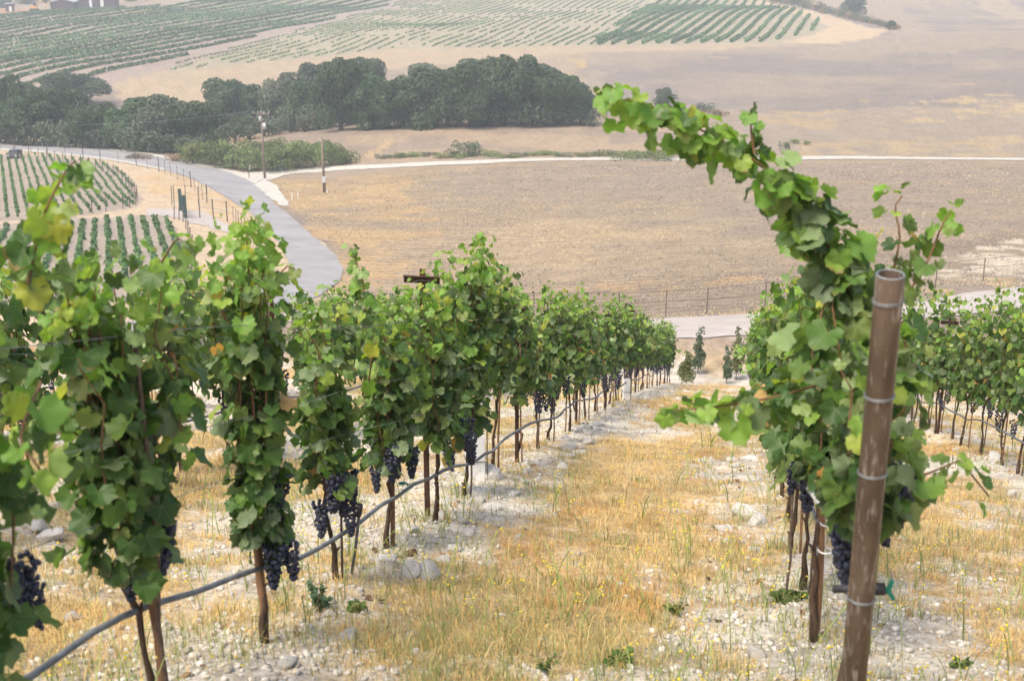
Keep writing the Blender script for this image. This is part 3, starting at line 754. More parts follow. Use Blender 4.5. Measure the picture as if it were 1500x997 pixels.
lv(LX, 6.64, h_for(LX, 6.64, 425), 14, 'shorter vine with long black grape clusters hanging over the hose', .13, .20, 11, .062, 1.0,
   canes_px=[dict(p=[(540,560,7.6),(550,500,7.5),(565,520,7.5)], size=.06, young=.1)],
   clusters=[(478,660,7.6,1.5),(497,700,7.55,1.4),(470,735,7.5,1.2),(512,735,7.5,1.1),(488,690,7.7,1.5)])
lv(LX, 7.85, h_for(LX, 7.85, 425), 15, 'vine with one thin shoot rising high above it and two single grape clusters', .15, .24, 11, .062, 1.0,
   canes_px=[dict(p=[(535,470,8.6),(532,420,8.6),(520,375,8.6),(512,352,8.6)], size=.055, young=.5, dens=.018, off=.035)],
   clusters=[(578,650,8.6,1.35),(550,685,8.6,1.0)])
lv(LX + .10, 8.8, h_for(LX + .10, 8.8, 412), 16, 'vine around the rusty post that carries the left cross arm', .19, .36, 12, .066, 1.1)
lv(LX, 10.3, h_for(LX, 10.3, 350), 17, 'tallest vine of the left row, a bushy green plume beside the rusty cross arm', .19, .36, 15, .066, 1.1,
   clusters=[(655,645,11.3,1.5),(652,618,11.3,1.4)])
lv(LX, 11.6, h_for(LX, 11.6, 378), 18, 'vine behind the white grow tube with an orange autumn leaf low down', .16, .30, 12, .064, .7, bot=.86, th=.92)
lv(LX, 12.8, h_for(LX, 12.8, 430), 19, 'vine with a thick dark trunk just past the white grow tube and the rocks', .18, .36, 12, .066, .9, bot=.72, th=.80)
# --- row right of the alley, near vines
RX = .44
lv(RX, 4.45, 1.66, 31, 'big leafy vine behind the steel pipe, one long cane arching out to the left', .12, .20, 11, .066, 1.1, group=G2,
   canes_px=[dict(p=[(1262,470,4.75),(1225,390,4.75),(1190,310,4.65),(1120,245,4.6),(1030,192,4.55),(940,152,4.5),(878,140,4.5)], size=.060, young=.40, dens=.0075, off=.05, yel=.22, end=.75),
             dict(p=[(1255,440,4.78),(1225,370,4.75),(1185,310,4.68),(1140,265,4.64)], size=.062, young=.35, dens=.009, off=.075, yel=.2, end=.9),
             dict(p=[(1105,225,4.6),(1100,185,4.6),(1104,152,4.6)], size=.045, young=.2, dens=.018, off=.02),
             dict(p=[(1300,430,4.9),(1318,350,4.9),(1312,300,4.9),(1345,268,4.9)], size=.05, young=.5, dens=.022, off=.045),
             dict(p=[(1330,430,4.9),(1360,380,4.9),(1385,320,4.9),(1408,300,4.9)], size=.05, young=.6, dens=.022, off=.045),
             dict(p=[(1210,560,4.8),(1140,580,4.7),(1060,594,4.65),(1000,600,4.6),(972,600,4.6)], size=.066, young=.5, dens=.018, off=.045),
             dict(p=[(1240,450,4.75),(1215,430,4.75),(1190,520,4.7),(1190,620,4.7)], size=.07, young=.95, dens=.03, off=.05),
             dict(p=[(1320,470,4.8),(1335,560,4.75),(1335,640,4.75),(1338,690,4.75)], size=.075, young=.95, dens=.04, off=.03),
             dict(p=[(1260,360,4.75),(1220,420,4.7),(1230,520,4.7),(1240,620,4.7)], size=.07, young=.95, dens=.028, off=.05)],
   clusters=[(1242,770,4.9,1.5),(1238,735,5.0,1.4),(1300,700,4.85,1.3),(1296,735,4.9,1.0)], maxparts=298, cane_mat='cane', bot=1.08, th=1.12)
lv(RX, 6.34, h_for(RX, 6.34, 365), 32, 'vine on a shaggy dark trunk with white ties, just left of the steel pipe', .20, .40, 13, .068, 1.2, group=G2, bot=.98, th=1.02,
   clusters=[(1186,680,6.7,1.5),(1170,672,6.8,1.1),(1192,662,6.8,1.3)])
lv(RX, 7.6, h_for(RX, 7.6, 385), 33, 'second vine from the steel pipe on its left, bleached hose passing its foot', .22, .44, 11, .076, 1.0, group=G2, bot=.88, th=.92)
lv(RX, 8.9, h_for(RX, 8.9, 405), 34, 'vine with a torn leaning trunk, third from the steel pipe', .22, .44, 11, .076, 1.0, group=G2, bot=.84, th=.88, clusters=[(1150,655,9.6,1.4)])
# --- all the others
r_ = random.Random(3)
def row_fill(X, y0, y1, step, skip, label, group, hs=1.0):
    y = y0; k = 0
    while y < y1:
        if not any(abs(y - s) < .5 for s in skip):
            k += 1; far_vine(X + r_.gauss(0, .03), y + r_.gauss(0, .06), label % ORD[k] if '%s' in label else label, group, r_, hs)
        y += step
def label_bands(X, y0, y1, step, bands, group, hs=1.0):
    for a, b, lab in bands:
        n0 = math.ceil((max(a, y0) - y0) / step - 1e-6)
        row_fill(X, y0 + n0 * step, min(b, y1), step, [], lab, group, hs)
label_bands(LX, 14.0, 42.5, 1.2, [(14, 25, 'trellised vine in the left row, %s beyond the thick dark trunk past the grow tube'), (25, 43, 'small distant vine at the far end of the row left of the alley')], G1)
label_bands(RX, 10.1, 42.5, 1.2, [(10, 20, 'vine in the packed right row, %s beyond the torn leaning trunk'), (20, 43, 'distant vine at the far end of the row right of the alley')], G2)
label_bands(-4.84, 5.6, 42.5, 1.2, [(5, 12, 'vine glimpsed behind the nearer left row, %s in its own row'), (12, 43, 'distant vine in the second row to the left')], 'vines in the second row to the left')
label_bands(-7.48, 9.5, 42.5, 1.2, [(9, 43, 'vine half hidden behind two nearer rows on the left')], 'vines in the third row to the left')
label_bands(3.08, 12.2, 42.5, 1.2, [(12, 20, 'vine with bare trunk in the right edge row, %s from its near end'), (20, 43, 'distant vine in the row at the right edge')], 'vines in the row at the right edge', 1.14)
label_bands(5.72, 16, 42.5, 1.2, [(16, 43, 'vine in the furthest row to the right')], 'vines in the furthest row to the right')

# ------------------------------------------------------------------ stakes, posts, wires, hoses
def rod_mesh(h, r0, k=6, seed=0):
    r = random.Random(seed); pts = [(r.gauss(0, .006), r.gauss(0, .006), -.1 + (h + .1) * i / 6) for i in range(7)]
    return MB().tube(pts, [r0 * r.uniform(.9, 1.1) for _ in pts], k)
STK = [rod_mesh(1.5, .008, 6, 1).mesh('stake', M['stake'], True), rod_mesh(1.3, .009, 6, 2).mesh('stake', M['bamboo'], True)]
def stake(x, y, me, label, group='vine stakes', tilt=(0, 0)):
    o = link('stake', me, None, gpt(x, y), (tilt[0], tilt[1], random.uniform(0, 6))); return tag(o, label, 'stake', group)
stake(LX + .15, 4.12, rod_mesh(1.3, .019, 8, 5).mesh('stake', M['bamboo'], True), 'pale brown wooden stake against the trunk at bottom left', tilt=(0, .015))
o = stake(LX + .185, 4.10, rod_mesh(1.5, .009, 6, 6).mesh('stake', M['stake'], True), 'thin dark steel rod touching the pale wooden stake')
stake(LX + .09, 5.34, rod_mesh(.72, .020, 8, 7).mesh('stake', M['bamboo'], True), 'stout brown stake bound to the thick split trunk')
stake(LX + .02, 7.9, rod_mesh(1.5, .017, 8, 8).mesh('stake', M['bamboo'], True), 'straight reddish stake with a teal clip above the yellow leaf')
stake(RX + .02, 6.36, rod_mesh(1.5, .019, 8, 9).mesh('stake', M['bamboo'], True), 'dark red brown stake leaning by the shaggy trunk near the pipe', tilt=(0, -.03))
stake(RX - .1, 7.3, rod_mesh(1.0, .008, 6, 10).mesh('stake', M['stake'], True), 'slender bare rod standing between the pipe and the bleached hose')
r_ = random.Random(8)
for X, y0, lab in ((LX, 6.64, 'thin brown stake holding a vine in the row left of the alley'), (RX, 7.6, 'thin brown stake holding a vine in the row right of the alley'),
                   (-4.84, 6.8, 'thin brown stake in the second row to the left'), (3.08, 12.2, 'thin brown stake in the row at the right edge'), (-7.48, 9.5, 'thin brown stake in the third row to the left')):
    y = y0
    while y < 36:
        if not (X == LX and abs(y - 7.9) < .3):
            stake(X + r_.uniform(.03, .07), y + r_.uniform(-.08, .08), r_.choice(STK), lab, 'vine stakes', (r_.gauss(0, .02), r_.gauss(0, .02)))
        y += 1.2
def trellis_post(x, y, label, h=1.86, rot=0.0, arm=.26):
    t = empty('trellis_post', gpt(x, y), rot); tag(t, label, 'trellis post', 'rusty trellis posts')
    mb = MB(); mb.box((0, 0, h / 2 - .1), (.034, .006, h + .2)); mb.box((-.0155, .016, h / 2 - .1), (.005, .026, h + .196)); mb.box((.0155, .016, h / 2 - .1), (.005, .026, h + .196))
    mb.build('post', M['rust'], t)
    mb = MB(); mb.box((0, -.010, h - .075), (arm, .006, .05)); mb.box((0, -.028, h - .047), (arm - .002, .030, .005)); mb.build('crossarm', M['rust'], t)
    mb = MB(); mb.tube([(-arm * .28, -.02, h - .10), (-.02, -.024, h - .075), (arm * .3, -.02, h - .075)], .003, 5); mb.build('tie_wire', M['wire'], t)
    mb = MB()
    for k in range(8): mb.box((.022, 0, .5 + k * .15), (.012, .012, .018))
    mb.build('wire_notches', M['rust'], t)
    return t
# (post stands just behind the leaves of its vine)
trellis_post(LX - .04, 9.05, 'rusty steel post with a short cross arm standing clear above the left row', h_for(LX, 9.0, 394))
trellis_post(LX, 12.75, 'rusty post with its arm half buried, second in the left row', 1.70, 0, .18)
trellis_post(LX, 17.6, 'rusty post showing only its arm, third in the left row', 1.70, 0, .18)
trellis_post(LX, 21.6, 'rusty post showing only its arm, fourth in the left row', 1.70, 0, .18)
trellis_post(LX, 25.6, 'small distant rusty post, fifth in the left row', 1.84)
trellis_post(-4.84, 13.0, 'rusty post and arm behind the tall slim vine on the left', 1.9)
trellis_post(3.08, 20.5, 'small rusty cross arm poking out of the row at the right edge', 1.86)
trellis_post(RX, 13.4, 'rusty post buried in the leaves of the row right of the alley', 1.7)
def row_wire(X, h, y0, y1, label, name='trellis_wire', rr=.0016, sag=.02, mat='wire', off=0.0, seed=0, step=.6):
    r = random.Random(seed); pts = []; y = y0
    ph = r.uniform(0, 6)
    while y <= y1:
        pts.append((X + off + .012 * math.sin(y * 1.3 + ph), y, H(X, y, False) + h + sag * math.sin(y * 2 * PI / 4.2 + ph) + r.gauss(0, sag * .25) + (.11 * float(sstep(6.2, 3.8, y)) if name == 'drip_hose' and X == LX else 0))); y += step
    o = MB().tube(densify(pts, 2), rr, 6).build(name, M[mat], smooth=True)
    return tag(o, label, 'wire' if name == 'trellis_wire' else 'hose', 'trellis wires' if name == 'trellis_wire' else 'irrigation hoses')
for X, nm, s0 in ((LX, 'row left of the alley', 1.6), (RX, 'row right of the alley', 4.2), (-4.84, 'second row to the left', 5), (3.08, 'row at the right edge', 11)):
    for h, hn, off in ((.95, 'lowest', .10), (1.22, 'middle', .13), (1.60, 'top', .16)):
        row_wire(X, h, s0, 42, f'{hn} grey wire strung along the {nm}', off=off, seed=int(h * 100))
hose = row_wire(LX, .41, 1.8, 42, 'thick grey irrigation hose sagging along the row left of the alley', 'drip_hose', .0125, .035, 'hose', .09, 4, .4)
bh = MB().tube(densify([tuple(P(1158, 676, 7.4)), tuple(P(1176, 703, 6.9)), tuple(P(1204, 742, 6.3)), tuple(P(1236, 783, 5.7)), tuple(P(1262, 830, 5.2))], 4), .013, 8).build('drip_hose', M['hose_pale'], smooth=True)
tag(bh, 'bleached white length of hose left of the steel pipe', 'hose', 'irrigation hoses')
row_wire(RX, .50, 7.4, 42, 'dark hose running on down the row right of the alley', 'drip_hose', .011, .03, 'hose', .05, 5, .4)
row_wire(3.08, .48, 11, 42, 'dark hose strung below the vines at the right edge', 'drip_hose', .012, .03, 'hose', .0, 7, .4)
row_wire(-4.84, .52, 5, 42, 'dark hose glimpsed in the second row to the left', 'drip_hose', .011, .03, 'hose', .0, 8, .4)
# riser under the hose
p0 = P(527, 742, 7.45); g0 = ground(513, 838)
t = empty('riser_pipe', tuple(g0)); tag(t, 'dark riser tube dropping from the hose to the ground', 'pipe')
d0 = Vector(p0) - Vector(g0)
MB().tube([(0, 0, -.05), tuple(d0 * .4 + Vector((.01, 0, 0))), tuple(d0)], .0095, 8).build('tube', M['hose'], t, smooth=True)
MB().tube([tuple(d0 * .88), tuple(d0 * 1.02)], .017, 8).build('coupling', M['black'], t, smooth=True)
# hose rings on the near hose are emitters
r_ = random.Random(2)

# big steel end post
top = Vector(P(1304.5, 402, 4.0)); low = Vector(P(1250, 997, 4.62)); ax = (low - top).normalized()
k = 0
q = top.copy()
while q.z > H(q.x, q.y) and k < 400: q += ax * .01; k += 1
base = q.copy()
t = empty('pipe_post', tuple(base)); tag(t, 'tall weathered brown steel pipe leaning at the head of the right row', 'end post')
v = top - base; Lp = v.length; zq = v.to_track_quat('Z', 'Y').to_matrix()
R0, R1, KS = .0425, .0355, 32
V = []; F = []
zs = [-.25] + [Lp * i / 12 for i in range(13)]
prof = [(R0, z) for z in zs[:-1]] + [(R0, Lp - .002), (R0 - .0015, Lp), (R1 + .001, Lp), (R1, Lp - .002), (R1, Lp - .5)]
for (r1, z) in prof:
    for j in range(KS):
        a = 2 * PI * j / KS; V.append(zq @ Vector((r1 * math.cos(a), r1 * math.sin(a), z)))
for i in range(len(prof) - 1):
    for j in range(KS): F.append((i * KS + j, i * KS + (j + 1) % KS, (i + 1) * KS + (j + 1) % KS, (i + 1) * KS + j))
F.append(tuple((len(prof) - 1) * KS + j for j in range(KS)))
link('pipe', mesh_of('pipe', V, F, [M['pipe']], smooth=True), t)
rp = [v + zq @ Vector((.0388 * math.cos(2 * PI * j / 32), .0388 * math.sin(2 * PI * j / 32), -.001)) for j in range(33)]
MB().tube(rp, .0036, 8, False).build('rim', M['wire'], t, smooth=True)
for hz in (441, 580, 694, 877):   # wire loops tied round the pipe
    s = 0; 
    for i in range(400):
        if proj(base + v * (i / 400))[1] < hz: s = i / 400; break
    c = v * s; pts = []
    for lay in range(2):
        for j in range(25):
            a = 2 * PI * j / 24; pts.append(c + zq @ Vector(((R0 + .0025) * math.cos(a), (R0 + .0025) * math.sin(a), lay * .006 + .003 * math.sin(a + hz))))
    MB().tube(pts, .0021, 6, False).build('wire_loop', M['wire'], t, smooth=True)
pv = P(1290, 862, 4.62)
t = empty('hose_valve', tuple(pv)); tag(t, 'dark hose end with a green valve handle behind the steel pipe', 'valve')
dirv = Vector(CR); MB().tube([dirv * -.16, dirv * -.04, dirv * .0], [.014, .014, .014], 10).build('hose_end', M['black'], t, smooth=True)
MB().tube([dirv * -.03, dirv * .012], [.022, .022], 10).build('collar', M['black'], t, smooth=True)
mb = MB(); mb.box(dirv * .03 + Vector((0, 0, .008)), (.012, .02, .05), Matrix.Rotation(.25, 3, 'Y')); mb.box(dirv * .035 + Vector((0, 0, -.02)), (.012, .02, .04), Matrix.Rotation(-.6, 3, 'Y')); mb.build('handle', M['teal'], t)
MB().tube([dirv * .0, dirv * .03], .008, 8).build('spindle', M['teal'], t)
for (x, y, lab) in ((LX + .18, 4.05, 'small teal clip at the foot of the pale wooden stake'), (LX + .09, 7.9, 'small teal clip holding the hose to the reddish stake')):
    z = H(x, y) + (.10 if y < 5 else .44)
    mb = MB(); pts = [(.028 * math.cos(a), .028 * math.sin(a), .004 * a) for a in [i * PI / 6 for i in range(12)]]
    mb.tube(pts, .006, 6); mb.tube([(.028, 0, 0), (.05, -.01, .02)], .004, 6)
    tag(mb.build('tie_clip', M['teal'], None, (x, y, z)), lab, 'clip')
# white ties on the shaggy trunk
for k, py in enumerate((768, 808)):
    hh = h_for(RX, 6.3, py); pts = [(.034 * math.cos(i * PI / 6), .034 * math.sin(i * PI / 6), 0) for i in range(13)]
    tag(MB().tube(pts, .005, 6, False).build('vine_tie', M['white'], None, (RX + .03, 6.34, H(RX, 6.34) + hh)), ('upper' if k == 0 else 'lower') + ' white tie round the shaggy trunk left of the pipe', 'tie')
# grow tubes
def grow_tube(px, py, h, w, label):
    g = ground(px, py); t = empty('grow_tube', tuple(g), .35); tag(t, label, 'grow tube')
    mb = MB(); a = w / 2; hh = .004
    for (cx, cy, dx, dy) in ((0, -a, w, hh), (0, a, w, hh), (-a, 0, hh, w - .006), (a, 0, hh, w - .006)): mb.box((cx, cy, h / 2 - .03), (dx, dy, h + .06), taper=.97)
    mb.build('sleeve', M['white'], t)
    MB().tube([(a + .02, -a, -.1), (a + .02, -a, h + .22)], .006, 6).build('rod', M['stake'], t)
    mb = MB()
    c = [(-a - .006, -a - .006), (a + .03, -a - .01), (a + .006, a + .006), (-a - .006, a + .006), (-a - .006, -a - .006)]
    for zz in (h * .45,): mb.tube([(x, y, zz) for x, y in c], .004, 5, False)
    mb.build('band', M['black'], t)
grow_tube(696, 702, .46, .16, 'white square grow tube standing beside the white rocks')
grow_tube(917, 586, .42, .12, 'small distant white grow tube at the foot of the left row')

# ------------------------------------------------------------------ rocks, gravel, grass, weeds
def rock_mesh(seed, ic=ICO2):
    r = np.random.default_rng(seed); v = ic[0].copy(); f = np.zeros(len(v)) + 1
    for k in range(7):
        n = r.normal(size=3); n /= np.linalg.norm(n); d = v @ n; c = r.uniform(.45, .8)
        v -= np.maximum(0, d - c)[:, None] * n
    v += (fbm(v[:, 0] * 3 + seed, v[:, 1] * 3 + v[:, 2] * 2, seed, 3) - .5)[:, None] * v * .35
    v *= np.array([1, r.uniform(.7, 1), r.uniform(.5, .75)]); return v, ic[1]
ROCKS = []
for i in range(7):
    v, f = rock_mesh(i + 1); ROCKS.append(mesh_of('rock', v, f, [M['rock']]))
RED = mesh_of('rock', *rock_mesh(33), [M['rock_dark']])
def rock(px, py, s, label, me=None, group='white limestone rocks'):
    g = ground(px, py); o = link('rock', me or random.choice(ROCKS), None, (g[0], g[1], g[2] + s * .12), (random.uniform(-.3, .3), random.uniform(-.3, .3), random.uniform(0, 6)), s)
    tag(o, label, 'rock', group)
rock(706, 700, .19, 'largest white rock, pointed, right beside the near grow tube', ROCKS[0])
rock(690, 722, .15, 'broad pale rock in front of the near grow tube', ROCKS[1])
rock(722, 700, .12, 'smaller rock touching the pointed rock on its right', ROCKS[2])
rock(700, 735, .07, 'low rock below the grow tube pile', ROCKS[3])
rock(565, 828, .11, 'rounded rock in front of the reddish stake', ROCKS[4])
rock(600, 838, .10, 'white slab lying below the reddish stake', ROCKS[5])
rock(630, 842, .10, 'brightest flat slab at the right end of the rubble below the stake', ROCKS[6])
rock(600, 812, .06, 'dark red stone among the white rubble', RED, None)
rock(602, 778, .07, 'lone rock behind the rubble, beside the stout trunk', ROCKS[1])
rock(1092, 752, .13, 'large white rock left of the right row', ROCKS[2])
rock(1110, 768, .10, 'grey rock leaning on the large rock left of the right row', ROCKS[0])
rock(1105, 806, .06, 'small white rock in the weeds left of the right row', ROCKS[3])
rock(75, 790, .11, 'flat white rock behind the cropped vine', ROCKS[4])
rock(58, 775, .09, 'white rock at the left edge behind the grapes', ROCKS[6])
rock(110, 906, .06, 'bone white splinter of rock in the straw at lower left', ROCKS[5])
rock(1457, 675, .14, 'white rock at the foot of the vines at the right edge', ROCKS[0])
rock(1345, 640, .13, 'pale rock in the rubble behind the steel pipe', ROCKS[1])
r_ = random.Random(12)
cnt = 0
while cnt < 150:
    X = r_.choice([-4.84, -2.2, -2.2, -2.2, .44, .44, 3.08]); x = X + r_.gauss(.15, .33); y = 5 + 30 * r_.random() ** 1.3
    px, py, d = proj((x, y, H(x, y)))
    if not (0 < px < 1500 and py < 997): continue
    s = r_.uniform(.025, .075); z = H(x, y)
    o = link('rock', r_.choice(ROCKS), None, (x, y, z + s * .1), (r_.uniform(-.4, .4), r_.uniform(-.4, .4), r_.uniform(0, 6)), s)
    tag(o, 'small loose limestone rock scattered along a vine row', 'rock', 'small loose limestone rocks'); cnt += 1
r_ = random.Random(77)
for i in range(34):
    y = r_.uniform(6.6, 19); x = LX + r_.gauss(.32, .17)
    if i > 26: x = RX - abs(r_.gauss(.3, .12)); y = r_.uniform(8, 15)
    s = r_.uniform(.06, .12); o = link('rock', r_.choice(ROCKS), None, (x, y, H(x, y) + s * .05), (r_.uniform(-.3, .3), r_.uniform(-.3, .3), r_.uniform(0, 6)), (s, s * r_.uniform(.7, 1), s * r_.uniform(.6, .9)))
    tag(o, 'broken chunk of white limestone lying at the foot of the vines', 'rock', 'limestone chunks along the vines')
def near_points(n, seed, dmin=3.2, dmax=46, p=1.35, xr=(-200, 1700)):
    r = np.random.default_rng(seed); out = []
    a = r.uniform(-1, 1, n * 3); 
    d = dmin * (dmax / dmin) ** (r.random(n * 3) ** p)
    ang = np.radians(-10 + a * 24)
    x = d * np.sin(ang); y = d * np.cos(ang)
    return x[:n], y[:n], r
def scatter_gravel():
    x, y, r = near_points(26000, 5, 3.2, 40, 1.1)
    k = (r.random(len(x)) < (1.0 - straw_mask(x, y)) ** 1.9); x, y = x[k], y[k]; n = len(x)
    d = np.hypot(x, y); s = r.lognormal(-4.75, .6, n) * (1 + d / 14); s = np.clip(s, .004, .024)
    v0, f0 = ICO0; nv = len(v0)
    jit = 1 + r.uniform(-.35, .35, (n, nv, 1)); sc = s[:, None, None] * np.stack([r.uniform(.7, 1.3, n), r.uniform(.7, 1.3, n), r.uniform(.4, .8, n)], -1)[:, None]
    V = v0[None] * jit * sc; a = r.uniform(0, 6.28, n)[:, None]; c, s_ = np.cos(a), np.sin(a)
    V = np.stack([V[..., 0] * c - V[..., 1] * s_, V[..., 0] * s_ + V[..., 1] * c, V[..., 2]], -1)
    V += np.stack([x, y, H(x, y) + s * .25], -1)[:, None]
    F = f0[None] + (np.arange(n) * nv)[:, None, None]
    me = mesh_of('gravel', V.reshape(-1, 3), F.reshape(-1, 3), [M['gravel']])
    tag(link('gravel', me), 'white limestone gravel strewn along the vine rows', 'gravel', None, 'stuff')
scatter_gravel()
def blades(name, x, y, r, nb, hh, ww, lean, cols, label, cat, spread=.05):
    """tufts of bent tapering blades, 3 triangles each"""
    n = len(x); N_ = n * nb
    X = np.repeat(x, nb) + r.normal(0, spread, N_); Y = np.repeat(y, nb) + r.normal(0, spread, N_)
    Z = H(X, Y) - .005
    h = np.repeat(hh, nb) * r.uniform(.5, 1.15, N_); w = np.repeat(ww, nb) * r.uniform(.7, 1.3, N_)
    a = r.uniform(0, 2 * PI, N_); ln = np.abs(r.normal(lean, lean * .45, N_)).clip(0, 1.45)
    dx, dy = np.cos(a), np.sin(a); sx, sy = -dy, dx
    b = np.stack([X, Y, Z], -1); side = np.stack([sx, sy, 0 * sx], -1) * w[:, None] * .5
    d1 = np.stack([dx * np.sin(ln * .6), dy * np.sin(ln * .6), np.cos(ln * .6)], -1) * (h * .55)[:, None]
    d2 = np.stack([dx * np.sin(np.minimum(ln * 1.4, 1.9)), dy * np.sin(np.minimum(ln * 1.4, 1.9)), np.cos(np.minimum(ln * 1.4, 1.75))], -1) * (h * .5)[:, None]
    V = np.stack([b - side, b + side, b + d1 - side * .7, b + d1 + side * .7, b + d1 + d2], 1)
    F = np.array([[0, 1, 3], [0, 3, 2], [2, 3, 4]])[None] + (np.arange(N_) * 5)[:, None, None]
    ci = cols(np.repeat(x, nb), np.repeat(y, nb), r)
    C = np.repeat(np.c_[ci, np.ones(N_)], 5, 0)
    me = mesh_of(name, V.reshape(-1, 3), F.reshape(-1, 3), [M['grass']], attrs={'shade': ('FLOAT_COLOR', C)})
    return tag(link(name, me), label, cat, None, 'stuff')
PAL = np.array([[.60, .44, .18], [.68, .53, .27], [.57, .38, .13], [.64, .48, .19], [.50, .29, .10], [.30, .30, .15], [.52, .45, .30]])
def straw_cols(x, y, r):
    g = fbm(x * .8, y * .35, 71); k = r.integers(0, 5, len(x)); k = np.where((g > .56) & (r.random(len(x)) < .6), 4, k)
    gr = fbm(x * .9, y * .6, 91); k = np.where((gr > .52) & (r.random(len(x)) < .42), 5, k)
    return PAL[k] * r.uniform(.75, 1.2, (len(x), 1))
x, y, r = near_points(60000, 11, 3.2, 46, 1.05)
k = r.random(len(x)) < (.10 + .72 * straw_mask(x, y)) * (.55 + .6 * sstep(.3, .7, fbm(x * .7, y * .7, 95))); x, y = x[k], y[k]
d = np.hypot(x, y)
blades('dry_grass', x, y, r, 7, .03 + .065 * fbm(x * 1.2, y * 1.2, 97) * (1 + d / 60), .0024 + d * .00022, 1.05, straw_cols, 'straw coloured dry grass matted over the alley and between rows', 'grass', .045)
x, y, r = near_points(4200, 17, 3.4, 30, 1.0)
k = fbm(x * .8, y * .8, 99) * .7 + .3 * straw_mask(x, y) > .52; x, y = x[k], y[k]; d = np.hypot(x, y)
blades('tall_straw', x, y, r, 8, .09 + .11 * r.random(len(x)), .0022 + d * .0002, .75, straw_cols, 'taller wisps of straw standing in loose tufts', 'grass', .05)
def base_tufts():
    r = np.random.default_rng(66); px = []; py = []
    for X in ROWS[1:5]:
        for y in np.arange(4.1, 26, 1.2):
            if r.random() < .75: n = int(r.integers(4, 12)); px += list(X + .05 + r.normal(0, .08, n)); py += list(y + r.normal(0, .09, n))
    x = np.array(px); y = np.array(py)
    blades('trunk_grass', x, y, r, 7, .05 + .09 * r.random(len(x)), .003 + np.hypot(x, y) * .0002, .8, straw_cols, 'small tufts of dry grass round the feet of the vines', 'grass', .03)
base_tufts()
def far_tufts():
    r = np.random.default_rng(44); n = 34000
    d = 52 * (210 / 52) ** (r.random(n)); ang = np.radians(-10 + r.uniform(-1, 1, n) * 23); x = d * np.sin(ang); y = d * np.cos(ang)
    poly = wpoly([(380,266),(1500,238),(1620,330),(1560,470),(1040,505),(600,495),(505,440),(505,392),(425,304)])
    rd = wpoly([(440,447),(560,463),(700,467),(900,469),(1040,463),(1200,453),(1350,443),(1560,417),(1560,448),(1350,470),(1200,486),(1040,500),(900,502),(700,494),(560,488),(400,472)])
    k = inside(x, y, poly) & ~inside(x, y, rd) & (fbm(x / 4, y / 2, 5, 3) > .42); x, y, d = x[k], y[k], d[k]
    def cols(x, y, r):
        g = fbm(x / 9, y / 9, 15) * .6 + fbm(x / 30, y / 30, 5) * .4
        P2 = np.array([[.52, .44, .31], [.43, .37, .29], [.34, .295, .25], [.58, .46, .28]]); k = np.clip(r.integers(0, 3, len(x)) + (g < .45), 0, 2); k = np.where(g > .56, 3, k)
        return P2[k] * r.uniform(.75, 1.1, (len(x), 1))
    blades('field_stubble', x, y, r, 5, .06 + .0006 * d, .02 + d * .0005, .95, cols, 'dry stubble and low tufts standing over the valley field', 'stubble', .25)
far_tufts()
M['litter'] = leafmat('withered_leaf', [(0, (.10, .05, .03)), (.5, (.20, .11, .06)), (1, (.30, .20, .11))], .1, (.2, .13, .08))
def litter():
    r = random.Random(4); L = []
    while len(L) < 420:
        X = r.choice(ROWS[1:5]); x = X + r.gauss(0, .35); y = 3.5 + 22 * r.random() ** 1.4
        L.append(((x, y, H(x, y) + .012), frame((r.gauss(0, .4), r.gauss(0, .4), 1), (r.gauss(0, 1), r.gauss(0, 1), 0)), r.uniform(.018, .042), 'litter', r.randrange(10)))
    tag(link('leaf_litter', joined_leaves('leaf_litter', L, mats=('litter',))), 'withered brown leaves fallen below the vines', 'leaf litter', None, 'stuff')
litter()
def green_cols(x, y, r):
    P2 = np.array([[.20, .26, .08], [.30, .34, .12], [.38, .36, .14]]); return P2[r.integers(0, 3, len(x))] * r.uniform(.7, 1.2, (len(x), 1))
x, y, r = near_points(3600, 19, 3.4, 34, 1.0)
k = fbm(x * .7, y * .5, 199) > .50; x, y = x[k], y[k]; d = np.hypot(x, y)
blades('green_grass', x, y, r, 10, .08 + .08 * r.random(len(x)), .003 + d * .0002, .5, green_cols, 'thin green weeds growing through the straw', 'weeds', .05)
